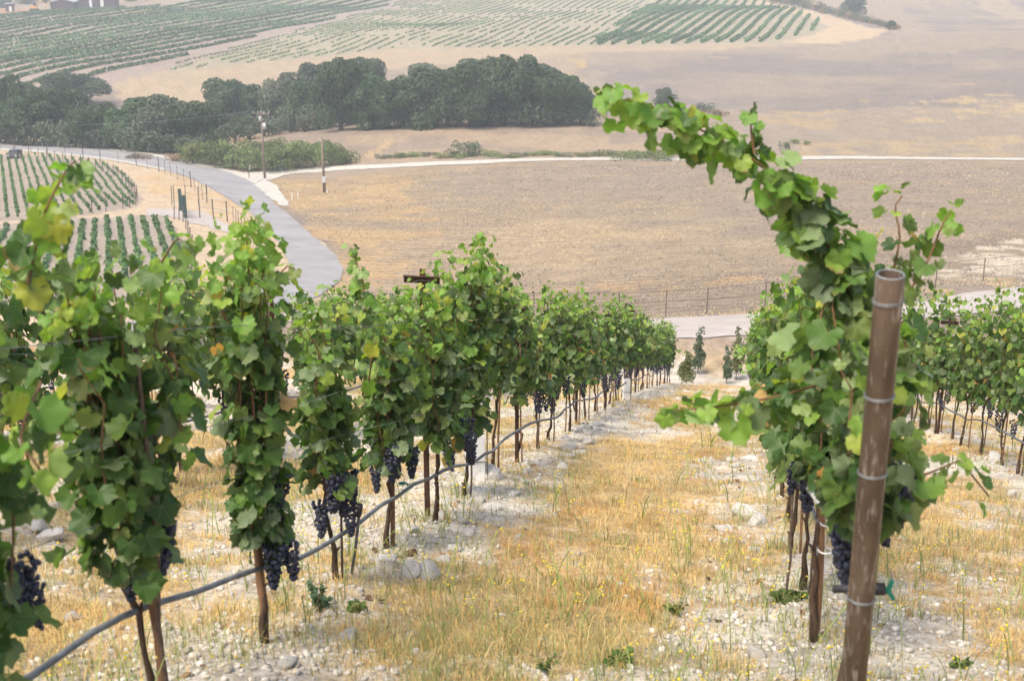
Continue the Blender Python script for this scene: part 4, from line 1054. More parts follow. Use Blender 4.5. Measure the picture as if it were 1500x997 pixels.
def mustard():
    x, y, r = near_points(760, 23, 3.6, 26, .95)
    k = fbm(x * .6, y * .6, 299) + .18 * np.exp(-((x - 0.2) / .9) ** 2) + .06 * (x > -.5) > .50; x, y = x[k], y[k]
    V = []; F = []; C = []; n = 0
    for xi, yi in zip(x, y):
        for s in range(int(r.integers(1, 4))):
            b = np.array([xi + r.normal(0, .03), yi + r.normal(0, .03), 0]); b[2] = H(b[0], b[1]); h = r.uniform(.10, .34); a = r.uniform(0, 6.28); ln = r.uniform(.2, 1.0)
            dirh = np.array([math.cos(a) * ln, math.sin(a) * ln, 0]); side = np.array([-math.sin(a), math.cos(a), 0]) * .0016 * (1 + .12 * math.hypot(xi, yi))
            pts = [b + dirh * h * t ** 1.6 + np.array([0, 0, h * t]) for t in (0, .35, .7, 1)]
            for p in pts: V += [p - side, p + side]
            for q in range(3): F += [(n + 2 * q, n + 2 * q + 1, n + 2 * q + 3), (n + 2 * q, n + 2 * q + 3, n + 2 * q + 2)]
            g = np.array([.26, .32, .10]) * r.uniform(.7, 1.2); C += [g] * 8; n += 8
            for q in range(int(r.integers(1, 4))):
                c = pts[-1] + r.normal(0, .018, 3) * [1, 1, 1.2] ; sz = r.uniform(.004, .0075) * (1 + .06 * math.hypot(xi, yi))
                o6 = np.array([(1, 0, 0), (-1, 0, 0), (0, 1, 0), (0, -1, 0), (0, 0, .7), (0, 0, -.7)]) * sz
                V += list(c + o6); F += [(n + i, n + j, n + kk) for i, j, kk in ((0, 2, 4), (2, 1, 4), (1, 3, 4), (3, 0, 4), (2, 0, 5), (1, 2, 5), (3, 1, 5), (0, 3, 5))]
                C += [np.array([.80, .66, .06])] * 6; n += 6
            for q in range(2):    # small leaves on the stem
                p = pts[1] + (pts[2] - pts[1]) * r.random(); u = r.normal(0, 1, 3); u /= np.linalg.norm(u); l = .028
                w = np.cross(u, [0, 0, 1]) * .006
                V += [p, p + u * l * .5 + w, p + u * l, p + u * l * .5 - w]; F += [(n, n + 1, n + 2), (n, n + 2, n + 3)]; C += [np.array([.20, .27, .09])] * 4; n += 4
    me = mesh_of('mustard_weeds', np.array(V), np.array(F), [M['grass']], attrs={'shade': ('FLOAT_COLOR', np.c_[np.array(C), np.ones(len(C))])})
    tag(link('mustard_weeds', me), 'spindly weeds with tiny yellow flowers scattered over the straw', 'wildflowers', None, 'stuff')
mustard()
def weed(px, py, w, h, label, mk='leaf', n=60, seed=0, size=.03, upright=.5):
    g = ground(px, py); r = random.Random(seed); t = empty('weed', tuple(g)); tag(t, label, 'weed')
    mb = MB(); L = []
    for i in range(9):
        a = r.uniform(0, 6.28); e = Vector((math.cos(a) * w * r.uniform(.3, 1), math.sin(a) * w * r.uniform(.3, 1), h * r.uniform(.5, 1)))
        mb.tube([(0, 0, -.02), tuple(e * .5 + Vector((0, 0, .02))), tuple(e)], [.003, .0025, .0012], 5)
        for k in range(n // 9):
            p = e * r.uniform(.3, 1); nrm = Vector((r.gauss(0, .6), r.gauss(0, .6), 1)); tip = Vector((math.cos(a), math.sin(a), upright * 2 * r.random()))
            L.append((tuple(p), frame(nrm, tip), size * r.uniform(.6, 1.2), mk, r.randrange(7)))
    mb.build('stems', M['green_cane'], t); tag(link('leaves', joined_leaves('leaves', L, mats=(mk,)), t), kind='stuff')
weed(1150, 885, .10, .07, 'low bright green leafy weed in front of the shaggy trunk', 'bush', 90, 1, .035)
weed(468, 895, .06, .16, 'upright dark green weed between the two near trunks', 'cypress', 110, 2, .022, 1.2)
weed(905, 975, .08, .06, 'low green weed at the bottom edge of the alley', 'bush', 70, 3, .03)
weed(520, 895, .05, .05, 'tiny green weed beside the upright dark weed', 'leaf', 40, 4, .03)
weed(1405, 975, .06, .03, 'flat green weed on bare chalk at the lower right', 'leaf', 40, 5, .022)
weed(990, 900, .08, .09, 'wispy pale green weed in the middle of the alley', 'bush', 50, 6, .018, 1.2)
weed(795, 985, .07, .12, 'feathery yellow green weed at the bottom of the alley', 'bush', 60, 7, .015, 1.4)

# ------------------------------------------------------------------ foliage clumps for trees and shrubs
def crown_mesh(seed, lobes, n, size, mat, flat=1.0, name='crown'):
    """leaf-clump cards spread over many overlapping lobes: lobes = [(x,y,z,r)]"""
    r = np.random.default_rng(seed); A = np.array(lobes, float); w = A[:, 3] ** 2; w /= w.sum()
    i = r.choice(len(A), n, p=w); u = r.normal(size=(n, 3)); u /= np.linalg.norm(u, axis=1)[:, None]
    u[:, 2] = np.where(u[:, 2] < -.6, -u[:, 2], u[:, 2])
    rad_ = A[i, 3] * (r.uniform(.84, 1.06, n)); c = A[i, :3] + u * rad_[:, None] * [1, 1, flat]
    nrm = u + r.normal(0, .55, (n, 3)); nrm /= np.linalg.norm(nrm, axis=1)[:, None]
    t = np.cross(nrm, r.normal(size=(n, 3))); t /= np.linalg.norm(t, axis=1)[:, None]; b = np.cross(nrm, t)
    s = size * r.uniform(.6, 1.3, n)[:, None]
    V = np.stack([c - t * s * .5, c + b * s * .38 - nrm * s * .1, c + t * s * .5, c - b * s * .38 + nrm * s * .05], 1)
    F = np.array([[0, 1, 2], [0, 2, 3]])[None] + (np.arange(n) * 4)[:, None, None]
    tint = np.repeat((fbm(c[:, 0] * .4 + seed, c[:, 1] * .4 + c[:, 2] * .5, seed) * .9 + r.random(n) * .25) % 1.0, 4)
    return mesh_of(name, V.reshape(-1, 3), F.reshape(-1, 3), [mat], attrs={'tint': ('FLOAT', tint)})
def oak_lobes(seed, Rr=5.5, h=9.0, n=26):
    r = random.Random(seed); L = []
    for i in range(n):
        a = r.uniform(0, 6.28); q = r.random() ** .5 * Rr * .72; z = h * (.08 + .74 * r.random() * (1 - .55 * (q / Rr) ** 2))
        L.append((math.cos(a) * q, math.sin(a) * q, z, r.uniform(.9, 2.0) * Rr / 5.5))
    L.append((0, 0, h * .42, Rr * .5)); L.append((0, 0, h * .68, Rr * .34))
    return L
def oak_trunk(seed, h=9.0, Rr=5.5):
    r = random.Random(seed); mb = MB(); mb.tube([(0, 0, -.6), (.1, .05, h * .18), (.2, .1, h * .36), (.1, 0, h * .6)], [.5, .38, .3, .14], 8)
    for i in range(5):
        a = r.uniform(0, 6.28); mb.tube([(.1, .05, h * r.uniform(.16, .3)), (math.cos(a) * Rr * .3, math.sin(a) * Rr * .3, h * .42), (math.cos(a) * Rr * .6, math.sin(a) * Rr * .6, h * .6)], [.22, .15, .06], 6)
    return mb.mesh('trunk', M['oak_bark'], True)
OAKC = [crown_mesh(40 + i, oak_lobes(i, n=30), 12000, .40, M['oak']) for i in range(4)] 
OAKP = [crown_mesh(50 + i, oak_lobes(i + 9, 5.5, 8.5, 26), 9500, .38, M['oak_pale']) for i in range(2)]
OAKT = [oak_trunk(i) for i in range(3)]
def oak(px, py, wpx, hpx, label, group, pale=False, seed=0, d=None):
    r = random.Random(seed * 31 + int(px))
    if d is None: g = ground(px, py)
    else:
        g = P(px, py, d); g[2] = H(g[0], g[1])
    dd = proj(g)[2]
    sx = wpx * dd / FPX / 10.5; sz = hpx * dd / FPX / 8.6 * r.uniform(.84, 1.06)
    t = empty('oak_tree', tuple(g), r.uniform(0, 6)); tag(t, label, 'tree', group)
    link('trunk', r.choice(OAKT), t, None, None, (sx, sx, sz)); link('crown', r.choice(OAKP if pale else OAKC), t, None, None, (sx, sx, sz))
    return t
GA = 'oaks along the road bend'; GB = 'oaks filling the ravine'
for a in ((30,205,110,70,'dark oak at the left edge beyond the road'),(95,205,110,80,'broad grey green oak second from the left beyond the road'),(100,150,120,52,'oak with its crown above the others at the left, under the vineyard'),
          (145,212,80,60,'low oak between the broad oak and the dark round oaks'),(40,175,110,60,'oak behind the one at the left edge'),(0,190,90,80,'oak cut by the left edge')):
    oak(a[0], a[1] + 5, a[2], a[3] + 6, a[4], GA)
for a in ((205,220,90,86,'dark round oak left of the road bend',False),(240,222,120,90,'paler oak in the middle of the clump at the road bend',True),(290,222,85,82,'dark oak at the right end of the clump at the road bend',False),(235,212,110,85,'dark oak behind the paler oak at the road bend',False),(170,215,60,60,'small oak at the left foot of the road bend clump',False)):
    oak(*a[:4], a[4], GA, a[5])
rav = [(345,196,105,88,0),(400,192,90,85,1),(450,190,90,92,0),(500,190,90,112,0),(545,188,100,100,0),(590,186,100,92,0),(640,185,100,98,0),(690,184,105,105,0),(740,183,105,108,0),(785,182,95,104,0),(825,182,80,85,0),(850,180,50,55,0),
       (430,168,80,76,1),(480,158,90,78,0),(530,158,90,80,0),(620,152,100,70,1),(700,148,120,72,0),(770,148,110,68,0),(660,160,90,70,1),(370,180,80,60,1),(570,170,80,55,0),(720,170,90,65,1),(800,165,80,60,0),(320,200,60,60,1)]
for i, (px, py, w, h, pl) in enumerate(rav):
    if i < 12: g = ground(px, py + 1); dd = proj(g)[2]
    else: dd = 275 + (190 - py) * 1.2
    if i >= 12: g = P(px, py, dd)
    zt = P(px, py - h, dd)[2]; z0 = H(g[0], g[1])
    hh = max(5, zt - z0) * FPX / dd
    oak(px, py, w, hh, ('grey green' if pl else 'dark') + (' oak in the front rank of the ravine wood, %s from the left' % ORD[i + 1] if i < 12 else ' oak crowding the back of the ravine wood, crown showing between nearer ones'), GB, bool(pl), i, d=dd)
oak(975, 157, 42, 34, 'lone round oak right of the ravine wood', None, True, 3)
oak(1250, 22, 42, 40, 'hazy tree on the brushy bank at the top right', None, True, 4)
oak(1304, 44, 16, 16, 'tiny dark tree at the end of the brushy bank', None, False, 5)
def shrub_lobes(seed, n=12):
    r = random.Random(seed); return [(r.gauss(0, .7), r.gauss(0, .7), r.uniform(.3, 1.0), r.uniform(.35, .65)) for _ in range(n)]
SHR = [crown_mesh(60 + i, shrub_lobes(i, 16), 2000, .15, M['bush'], name='foliage') for i in range(4)]
SHD = [crown_mesh(70 + i, shrub_lobes(i + 5), 900, .18, M['oak_pale'], name='foliage') for i in range(2)]
SHB = [crown_mesh(75 + i, shrub_lobes(i + 7), 900, .18, M['rust_bush'], name='foliage') for i in range(2)]
def shrub(px, py, wpx, hpx, label, group, kind=0):
    r = random.Random(int(px * 3 + py)); g = ground(px, py); dd = proj(g)[2]
    t = empty('shrub', tuple(g), r.uniform(0, 6)); tag(t, label, 'shrub', group)
    sx = wpx * dd / FPX / 2.4; sz = hpx * dd / FPX / 1.4
    tag(link('foliage', r.choice((SHR, SHD, SHB)[kind]), t, None, None, (sx, sx, sz)), kind='stuff')
    mb = MB()
    for k in range(4):
        a = r.uniform(0, 6.28); mb.tube([(0, 0, -.1), (math.cos(a) * .3, math.sin(a) * .3, .4), (math.cos(a) * .5, math.sin(a) * .5, .9)], [.05, .04, .015], 5)
    s = mb.build('stem', M['oak_bark'], t); s.scale = (sx, sx, sz)
GS = 'green shrubs where the driveway meets the road'
for i, (px, py, w, h) in enumerate([(285,240,40,26),(312,243,38,26),(340,246,40,26),(365,249,36,24),(392,250,38,26),(415,247,40,28),(440,245,38,26),(462,243,36,26),(485,241,34,22),(505,240,28,16),(330,234,40,24),(375,234,44,24),(425,230,50,20),(300,232,40,20),(470,230,40,18)]):
    shrub(px, py, w * 1.15, h * 1.15, ('yellow green shrub in the thicket by the driveway, %s from the left' % ORD[i + 1]) if i < 10 else ('shrub at the back of the roadside thicket, %s behind the front rank' % ORD[i - 9]), GS)
shrub(685, 228, 32, 20, 'dark bush alone on the slope above the driveway', None, 1)
shrub(665, 230, 18, 10, 'small grey bush left of the dark bush above the driveway', None, 1)
for i, px in enumerate(range(560, 1000, 22)):
    shrub(px + (i * 37) % 9, 232 - (px - 560) * .008 - (i * 13) % 4, 20 + (i * 7) % 10, 5 + (i * 5) % 5, 'low green scrub on the driveway edge, %s right of the thicket' % ORD[i + 1], 'scrub along the driveway', 0 if i % 3 else 1)
for (px, py, w, h, lab, kd) in ((1150,222,12,14,'dark tangled bush behind the arching cane',1),(1163,210,12,6,'small green tuft above the tangled bush',0),(1180,212,9,5,'tiny green tuft right of the tangled bush',0),(945,232,60,12,'low green scrub just left of the arching cane leaves',0),
                               (1030,166,26,14,'grey brush on the slope right of the lone oak',1),(1052,170,26,10,'brown brush on the slope right of the lone oak',2)):
    shrub(px, py, w, h, lab, None, kd)
for i in range(22):
    f = i / 21; px = 1135 + f * 178; py = 2 + f * 42
    shrub(px, py, 22 - 8 * f, 13 - 5 * f, 'brown and grey brush on the bank above the bare turnaround', 'brush on the far bank', 2 if i % 2 else 1)
shrub(200, 232, 30, 8, 'dry brown brush at the foot of the road bend oaks', 'dry brush by the road', 2); shrub(255, 236, 30, 10, 'dry brown brush at the foot of the road bend oaks', 'dry brush by the road', 2)
for i in range(26):
    px = 345 + i * 20.5; py = 206 - 20 * min(1, i / 8) ** .7 - 6 * i / 25
    shrub(px, py + (i * 7) % 4, 46, 24 + (i * 11) % 16, 'grey green brush below the ravine wood, %s from the left' % ORD[i + 1], 'brush along the foot of the ravine wood', 1)
for i in range(16):
    px = 4 + i * 21; py = 211 + px * .045 + (2 if px > 180 else 0)
    shrub(px, py, 44, 24 + (i * 13) % 14, 'grey green brush under the roadside oaks, %s from the left' % ORD[i + 1], 'brush at the foot of the roadside oaks', 1)
# sapling and pale plants at the row end
def sapling(px, py, hpx, wpx, label, mk, seed, lean=0):
    r = random.Random(seed); g = ground(px, py); dd = proj(g)[2]; h = hpx * dd / FPX; w = wpx * dd / FPX / 2
    t = empty('sapling', tuple(g)); tag(t, label, 'young tree')
    MB().tube([(0, 0, -.05), (.01, 0, h * .5), (.0, .01, h * .98)], [.02, .014, .004], 6).build('trunk', M['oak_bark'], t)
    lob = [(r.gauss(0, w * .2), r.gauss(0, w * .2), h * (.18 + .76 * f), w * (.62 - .5 * f) + .02) for f in [i / 15 for i in range(16)]]
    tag(link('crown', crown_mesh(seed, lob, 1500, .075, M[mk]), t), kind='stuff')
sapling(1022, 546, 74, 26, 'small dark pointed sapling standing alone past the end of the alley', 'cypress', 5)
sapling(1005, 562, 52, 30, 'pale leafy young plant at the end of the left row', 'bush', 6)
sapling(1078, 556, 85, 26, 'upright pale young plant at the far end of the right row', 'bush', 7)
sapling(1064, 562, 60, 18, 'slim dark young plant left of the upright pale one', 'cypress', 8)

# ------------------------------------------------------------------ young vineyard on the valley floor
def world_dir(a, b):
    p, q = ground(*a), ground(*b); v = (q - p)[:2]; return v / np.linalg.norm(v)
YV = []
for i in range(5):
    r = random.Random(i); L = []
    for k in range(34):
        a = r.uniform(0, 6.28); p = Vector((math.cos(a) * .22 * r.random(), math.sin(a) * .22 * r.random(), r.uniform(.1, .62)))
        L.append((tuple(p), frame((math.cos(a), math.sin(a), .7), (math.cos(a), math.sin(a), -.3)), .15 * r.uniform(.6, 1.2), 'far_leaf', r.randrange(7)))
    YV.append(joined_leaves('young_vine', L, mats=('far_leaf',)))
def block(poly, a, b, spacing, step, scale, seed, jit=.15, gap=.08):
    pw = np.array(wpoly(poly)); u = world_dir(a, b); nrm = np.array([-u[1], u[0]]); c = pw.mean(0)
    s = (pw - c) @ u; q = (pw - c) @ nrm; r = np.random.default_rng(seed); out = []
    for o_ in np.arange(q.min(), q.max(), spacing):
        line = []
        for v_ in np.arange(s.min(), s.max(), step):
            p = c + u * (v_ + r.normal(0, jit * .3)) + nrm * (o_ + r.normal(0, jit * .2))
            if inside(p[:1], p[1:2], pw)[0] and r.random() > gap: line.append((p[0], p[1], scale * r.uniform(.7, 1.25)))
        out.append(line)
    return out, u
up, u1 = block([(-60,228),(60,227),(160,240),(190,262),(203,290),(198,301),(100,318),(-60,324)], (27,234), (46,309), 1.0, 1.8, .74, 3)
lo, u2 = block([(-60,336),(60,334),(240,318),(262,345),(284,390),(284,430),(-60,440)], (150,335), (150,400), 1.1, 1.35, 1.0, 4)
pts = [(p, 'young vine in the upper block between road and track') for l in up for p in l] + [(p, 'young vine in the lower, greener block beside the farm track') for l in lo for p in l]
vis = []
for p, lab in pts:
    z = H(p[0], p[1]); px, py, d = proj((p[0], p[1], z)); 
    if -10 < px < 300: vis.append((p, z, lab, d, px, py))
# the part of the lower block hidden by the near vines comes last
vis.sort(key=lambda q: (q[5] > 345 and q[4] < 235, q[3]))
rest = []
for i, (p, z, lab, d, px, py) in enumerate(vis):
    if i < 300:
        tag(link('young_vine', YV[i % 5], None, (p[0], p[1], z), (0, 0, (i * 1.7) % 6.28), p[2]), lab, 'young vine', 'young vines in the ' + ('upper' if 'upper' in lab else 'lower') + ' block')
    else: rest.append((p, z))
if rest:
    v0 = [np.array([v.co[:] for v in m.vertices]) for m in YV]; f0 = [np.array([pl.vertices[:] for pl in m.polygons]) for m in YV]
    Vs = []; Fs = []; n = 0; Ts = []
    for i, (p, z) in enumerate(rest):
        a = (i * 1.7) % 6.28; R = np.array([[math.cos(a), -math.sin(a), 0], [math.sin(a), math.cos(a), 0], [0, 0, 1]])
        Vs.append(v0[i % 5] * p[2] @ R.T + [p[0], p[1], z]); Fs.append(f0[i % 5] + n); n += len(v0[i % 5]); Ts.append(np.full(len(v0[i % 5]), (i * .37) % 1))
    me = mesh_of('young_vines', np.vstack(Vs), np.vstack(Fs), [M['far_leaf']], attrs={'tint': ('FLOAT', np.concatenate(Ts))})
    tag(link('young_vines', me), 'the many further young vines of the two blocks on the valley floor', 'young vines', None, 'stuff')
# end stakes of the young rows
EP = MB().tube([(0, 0, -.2), (.12, 0, 1.5)], .05, 6).mesh('end_stake', M['fence'])
seq = [(20,226),(42,227),(56,229),(68,231),(80,233),(92,235),(105,237),(118,240),(130,243),(140,246),(150,249),(158,252),(166,255),(173,259),(179,264),(184,268),(189,273),(193,278),(197,283),(200,288),(201,294),(199,299),(190,303),(180,304),(155,308),(135,311)]
for i, (px, py) in enumerate(seq):
    g = ground(px, py + 2); tag(link('end_stake', EP, None, tuple(g), (0, 0, .3 + i * .05)), 'leaning dark stake at the end of a young vine row', 'stake', 'end stakes of the upper block')
for i, (px, py) in enumerate([(268,325),(272,336),(275,347),(278,358),(281,370),(283,382),(285,394),(255,322),(262,323),(280,404)]):
    g = ground(px, py); tag(link('end_stake', EP, None, tuple(g), (0, 0, .5)), 'leaning dark stake at the edge of the lower young block', 'stake', 'end stakes of the lower block')

# ------------------------------------------------------------------ hillside vineyards
def clump_row(line, r, w=.5, h=1.1, mat='far_leaf', name='vine_row'):
    n = len(line); k = 5; N_ = n * k
    c = np.repeat(np.array([(p[0], p[1], H(p[0], p[1])) for p in line]), k, 0) + np.stack([r.normal(0, w * .45, N_), r.normal(0, w * .45, N_), r.uniform(.15, h, N_)], -1)
    nrm = r.normal(size=(N_, 3)) + [0, -.4, .5]; nrm /= np.linalg.norm(nrm, axis=1)[:, None]
    t = np.cross(nrm, r.normal(size=(N_, 3))); t /= np.linalg.norm(t, axis=1)[:, None]; b = np.cross(nrm, t); s = .75 * r.uniform(.6, 1.3, N_)[:, None] * w / .5
    V = np.stack([c - t * s * .5, c + b * s * .4, c + t * s * .5, c - b * s * .4], 1); F = np.array([[0, 1, 2], [0, 2, 3]])[None] + (np.arange(N_) * 4)[:, None, None]
    return mesh_of(name, V.reshape(-1, 3), F.reshape(-1, 3), [M[mat]], attrs={'tint': ('FLOAT', np.repeat(r.random(N_), 4))})
def hill_block(poly, a, b, spacing, step, label, group, seed, gap, w=.5, h=1.1, nw=0):
    rows, u = block(poly, a, b, spacing, step, 1, seed, .3, gap); r = np.random.default_rng(seed + 1); k = 0
    for line in rows:
        if nw: line = [p for p in line if fbm(p[0] / 14, p[1] / 14, 77) > nw]
        if len(line) < 6: continue
        t_ = empty('vine_row', (line[0][0], line[0][1], H(line[0][0], line[0][1]))); k += 1
        tag(t_, label % ORD[k] if '%s' in label else label, 'vine row', group)
        me = clump_row(line, r, w, h, name='foliage'); me.transform(Matrix.Translation(-t_.location)); tag(link('foliage', me, t_), kind='stuff')
    return k
k1 = hill_block([(-60,34),(100,14),(200,12),(420,-8),(640,-30),(560,12),(400,48),(250,88),(165,118),(150,125),(-60,140)], (20,60), (300,16), 8.3, .6, 'green hillside vine row above the oaks, %s counted across the slope', 'rows of the green hillside vineyard', 5, .03, .65, .9)
k2 = hill_block([(560,14),(640,-30),(860,-60),(960,-40),(900,66),(560,72),(250,104),(260,92),(400,54)], (300,96), (520,40), 3.9, .7, 'thin patchy vine row on the pale middle hillside, %s counted across the slope', 'rows of the patchy hillside vineyard', 6, .18, .30, .62, .36)
k3 = hill_block([(860,67),(960,0),(1000,-30),(1105,-4),(1150,12),(1212,38),(1195,44),(1120,62)], (1123,62), (1163,21), 4.6, .6, 'grey green hillside vine row, %s counted along the upper right block', 'rows of the upper right vineyard', 7, .0, .55, 1.3)
print('hill rows', k1, k2, k3)

# ------------------------------------------------------------------ fences, poles, roadside things
def fence(pix, h, label, spacing=None, post_r=.05, wires=3, end_r=None, group=None, mesh_h=0):
    w = [Vector(ground(*p)) for p in pix]; t = empty('wire_fence', tuple(w[0])); tag(t, label, 'fence', group)
    pts = []
    for i in range(len(w) - 1):
        L = (w[i + 1] - w[i]).length; n = max(1, int(round(L / spacing))) if spacing else 1
        for j in range(n):
            q = w[i].lerp(w[i + 1], j / n); q.z = H(q.x, q.y); pts.append((q, j == 0))
    pts.append((w[-1], True))
    pm = MB().tube([(0, 0, -.2), (0, 0, h)], post_r, 6).mesh('post', M['fence']); pe = MB().tube([(0, 0, -.2), (0, 0, h * 1.12)], (end_r or post_r * 1.6), 6).mesh('post', M['fence'])
    for q, big in pts: link('post', pe if (big and end_r) else pm, t, tuple(q - w[0]), (random.gauss(0, .02), random.gauss(0, .02), 0))
    for k in range(wires):
        z = h * (.96 - .8 * k / max(1, wires)); MB().tube([tuple(q - w[0] + Vector((0, 0, z))) for q, _ in pts], .012, 4, False).build('wire', M['fence'], t)
    return t
fence([(-40,215),(22,222),(70,228),(122,233),(147,238),(200,243),(233,252),(280,275),(303,297)], 1.9, 'tall deer fence of thin posts running beside the asphalt road', 4.2, .028, 2, .06)
fence([(303,297),(291,301),(272,297),(255,298),(252,300)], 2.1, 'short return of fence posts beside the green gate', None, .045, 2)
fence([(293,320),(313,322),(333,325)], 2.1, 'three heavy fence posts with a rail at the farm track', None, .06, 2)
fence([(333,325),(342,330),(350,338),(360,347),(372,360),(384,376)], 1.9, 'fence of thin posts continuing down beside the road bend', 2.2, .028, 2)
fence([(270,462),(305,447),(325,441),(372,430)], 1.35, 'two post wire fence on the straw bank below the road', None, .035, 3)
fence([(480,452),(572,463),(650,464),(720,463),(782,464),(846,463),(907,466),(975,463),(1035,460),(1120,452),(1200,444),(1290,432),(1370,422),(1440,411),(1510,403)], 1.38, 'long wire fence with rusty posts along the dirt road', None, .028, 2)
def gate():
    a = Vector(ground(265, 309)); b = Vector(ground(272, 320)); t = empty('gate', tuple(a)); tag(t, 'dark green steel gate leaf standing open between two pillars', 'gate')
    d = b - a; d.z = b.z - a.z
    for q, nm in ((Vector((0, 0, 0)), 'pillar'), (d, 'pillar')):
        MB().box(q + Vector((0, 0, 1.1)), (.26, .26, 2.5)).build(nm, M['green_metal'], t)
    mb = MB()
    for k in range(6): mb.tube([Vector((.02, 0, .25 + k * .35)), d + Vector((.02, 0, .25 + k * .35))], .035, 5)
    mb.build('rails', M['green_metal'], t)
    mb = MB()
    for k in range(1, 12): mb.tube([d * (k / 12) + Vector((0, 0, .15)), d * (k / 12) + Vector((0, 0, 2.05))], .03, 5)
    mb.build('bars', M['green_metal'], t)
gate()
def utility_pole(px, py, toppy, label, arm=True):
    g = Vector(ground(px, py)); dd = proj(g)[2]; h = (py - toppy) * dd / FPX; t = empty('utility_pole', tuple(g)); tag(t, label, 'utility pole')
    MB().tube([(0, 0, -.5), (0, 0, h * .5), (0, 0, h)], [.19, .16, .12], 8).build('shaft', M['pole'], t, smooth=True)
    if arm:
        MB().box((0, -.14, h - .35), (2.6, .10, .12)).build('crossarm', M['pole'], t)
        for x_ in (-1.2, -.45, .45, 1.2): MB().tube([(x_, -.14, h - .29), (x_, -.14, h - .02)], [.04, .06], 6).build('insulator', M['grey_metal'], t)
        MB().tube([(.42, -.1, h - 2.6), (.42, -.1, h - 1.7)], [.24, .24], 10).build('transformer', M['grey_metal'], t, smooth=True)
        MB().tube([(-.2, -.1, h - 1.5), (-.2, -.1, h - .8)], [.16, .16], 8).build('regulator', M['grey_metal'], t, smooth=True)
        MB().box((.25, -.1, h - 2.2), (.3, .08, .08)).build('bracket', M['grey_metal'], t)
        MB().tube([(1.2, -.14, h - .3), (1.32, -.14, h + .25)], .03, 5).build('lightning_arrester', M['grey_metal'], t)
    else:
        MB().box((.1, -.2, 1.75), (.5, .22, .75)).build('meter_box', M['grey_metal'], t)
        MB().tube([(.25, -.18, 0), (.25, -.18, 1.4)], .08, 6).build('conduit', M['pole'], t)
        MB().box((.42, -.1, .1), (.18, .18, .5)).build('marker_box', M['white'], t)
        MB().box((-.25, 0, h - .4), (.5, .06, .06)).build('bracket', M['grey_metal'], t)
    return g, h
gA, hA = utility_pole(388, 262, 163, 'taller utility pole with cross arm and transformer by the driveway')
gB, hB = utility_pole(475, 282, 201, 'shorter bare utility pole with a meter box low down', False)
a = gA + Vector((-1.2, -.14, hA)); far = Vector(P(-150, 95, 330))
def cable(a, b, sag, label, r=.02):
    pts = []
    for i in range(25):
        f = i / 24; q = Vector(a).lerp(Vector(b), f); q.z -= sag * 4 * f * (1 - f); pts.append(q)
    tag(MB().tube(pts, r, 4, False).build('power_line', M['wire']), label, 'power line', 'power lines')
cable(a, Vector(P(-120, 168, 260)), 2.0, 'power line running left from the taller utility pole')
cable(gA + Vector((0, 0, hA - 1.0)), gB + Vector((-.3, 0, hB - .4)), .7, 'slack power line joining the two utility poles')
g = Vector(ground(365, 262)); t = empty('mailbox', tuple(g)); tag(t, 'small dark mailbox on a post at the mouth of the driveway', 'mailbox')
MB().box((0, 0, .5), (.1, .1, 1.1)).build('post', M['pole'], t); MB().tube([(-.3, 0, 1.2), (.3, 0, 1.2)], .17, 8).build('box', M['black'], t); MB().box((.15, 0, 1.7), (.05, .12, .8), Matrix.Rotation(.2, 3, 'Y')).build('flag', M['white'], t)
g = Vector(ground(413, 250)); t = empty('bin', tuple(g)); tag(t, 'small blue bin among the shrubs by the driveway', 'bin')
MB().box((0, 0, .55), (.7, .6, 1.1), taper=1.15).build('body', M['blue'], t); MB().box((0, 0, 1.16), (.9, .8, .12)).build('lid', M['blue'], t)
for i, (px, py, lab) in enumerate(((402, 250, 'thin white marker stake left of the blue bin'), (428, 294, 'white marker post in the straw left of the bare pole'), (437, 292, 'shorter white marker post beside the other one in the straw'))):
    g = ground(px, py); o = MB().box((0, 0, .45), (.09, .05, 1.1)).build('marker_post', M['white'], None, tuple(g)); tag(o, lab, 'marker post')
# parked pickup near the young vines, and one past the left row
def pickup(loc, rz, label, s=1.0):
    t = empty('pickup_truck', loc, rz); t.scale = (s, s, s); tag(t, label, 'pickup truck')
    mb = MB(); mb.box((0, 0, .72), (5.0, 1.8, .5), taper=.97); mb.box((1.75, 0, 1.0), (1.3, 1.7, .12), taper=.9); mb.box((.25, 0, 1.18), (1.9, 1.66, .5), taper=.86); mb.box((.25, 0, 1.46), (1.45, 1.4, .08)); mb.build('body', M['car'], t)
    mb = MB(); mb.box((.25, 0, 1.22), (1.6, 1.68, .34), taper=.86); mb.build('side_window', M['glass'], t)
    mb = MB(); mb.box((1.22, 0, 1.2), (.06, 1.4, .36), Matrix.Rotation(-.5, 3, 'Y')); mb.build('windscreen', M['glass'], t)
    mb = MB(); mb.box((-1.6, 0, 1.0), (1.7, 1.75, .08)); mb.box((-1.6, .85, 1.08), (1.8, .06, .2)); mb.box((-1.6, -.85, 1.08), (1.8, .06, .2)); mb.build('cargo_bed', M['car'], t)
    for x_ in (-1.6, 1.6):
        for y_ in (-.85, .85):
            w_ = MB().tube([(x_, y_ - .11, .36), (x_, y_ + .11, .36)], .37, 14).build('wheel', M['black'], t); MB().tube([(x_, y_ - .115, .36), (x_, y_ + .115, .36)], .2, 10).build('rim', M['grey_metal'], w_)
    for y_ in (-.65, .65): MB().box((2.5, y_, .8), (.06, .3, .16)).build('headlight', M['white'], t)
g = ground(22, 231); pickup(tuple(g), YAW - PI / 2 + .15, 'small dark pickup parked at the head of the young vine rows', .85)
g = ground(318, 476); pickup(tuple(g), 2.2, 'grey pickup mostly hidden by vines below the straw bank', .95)
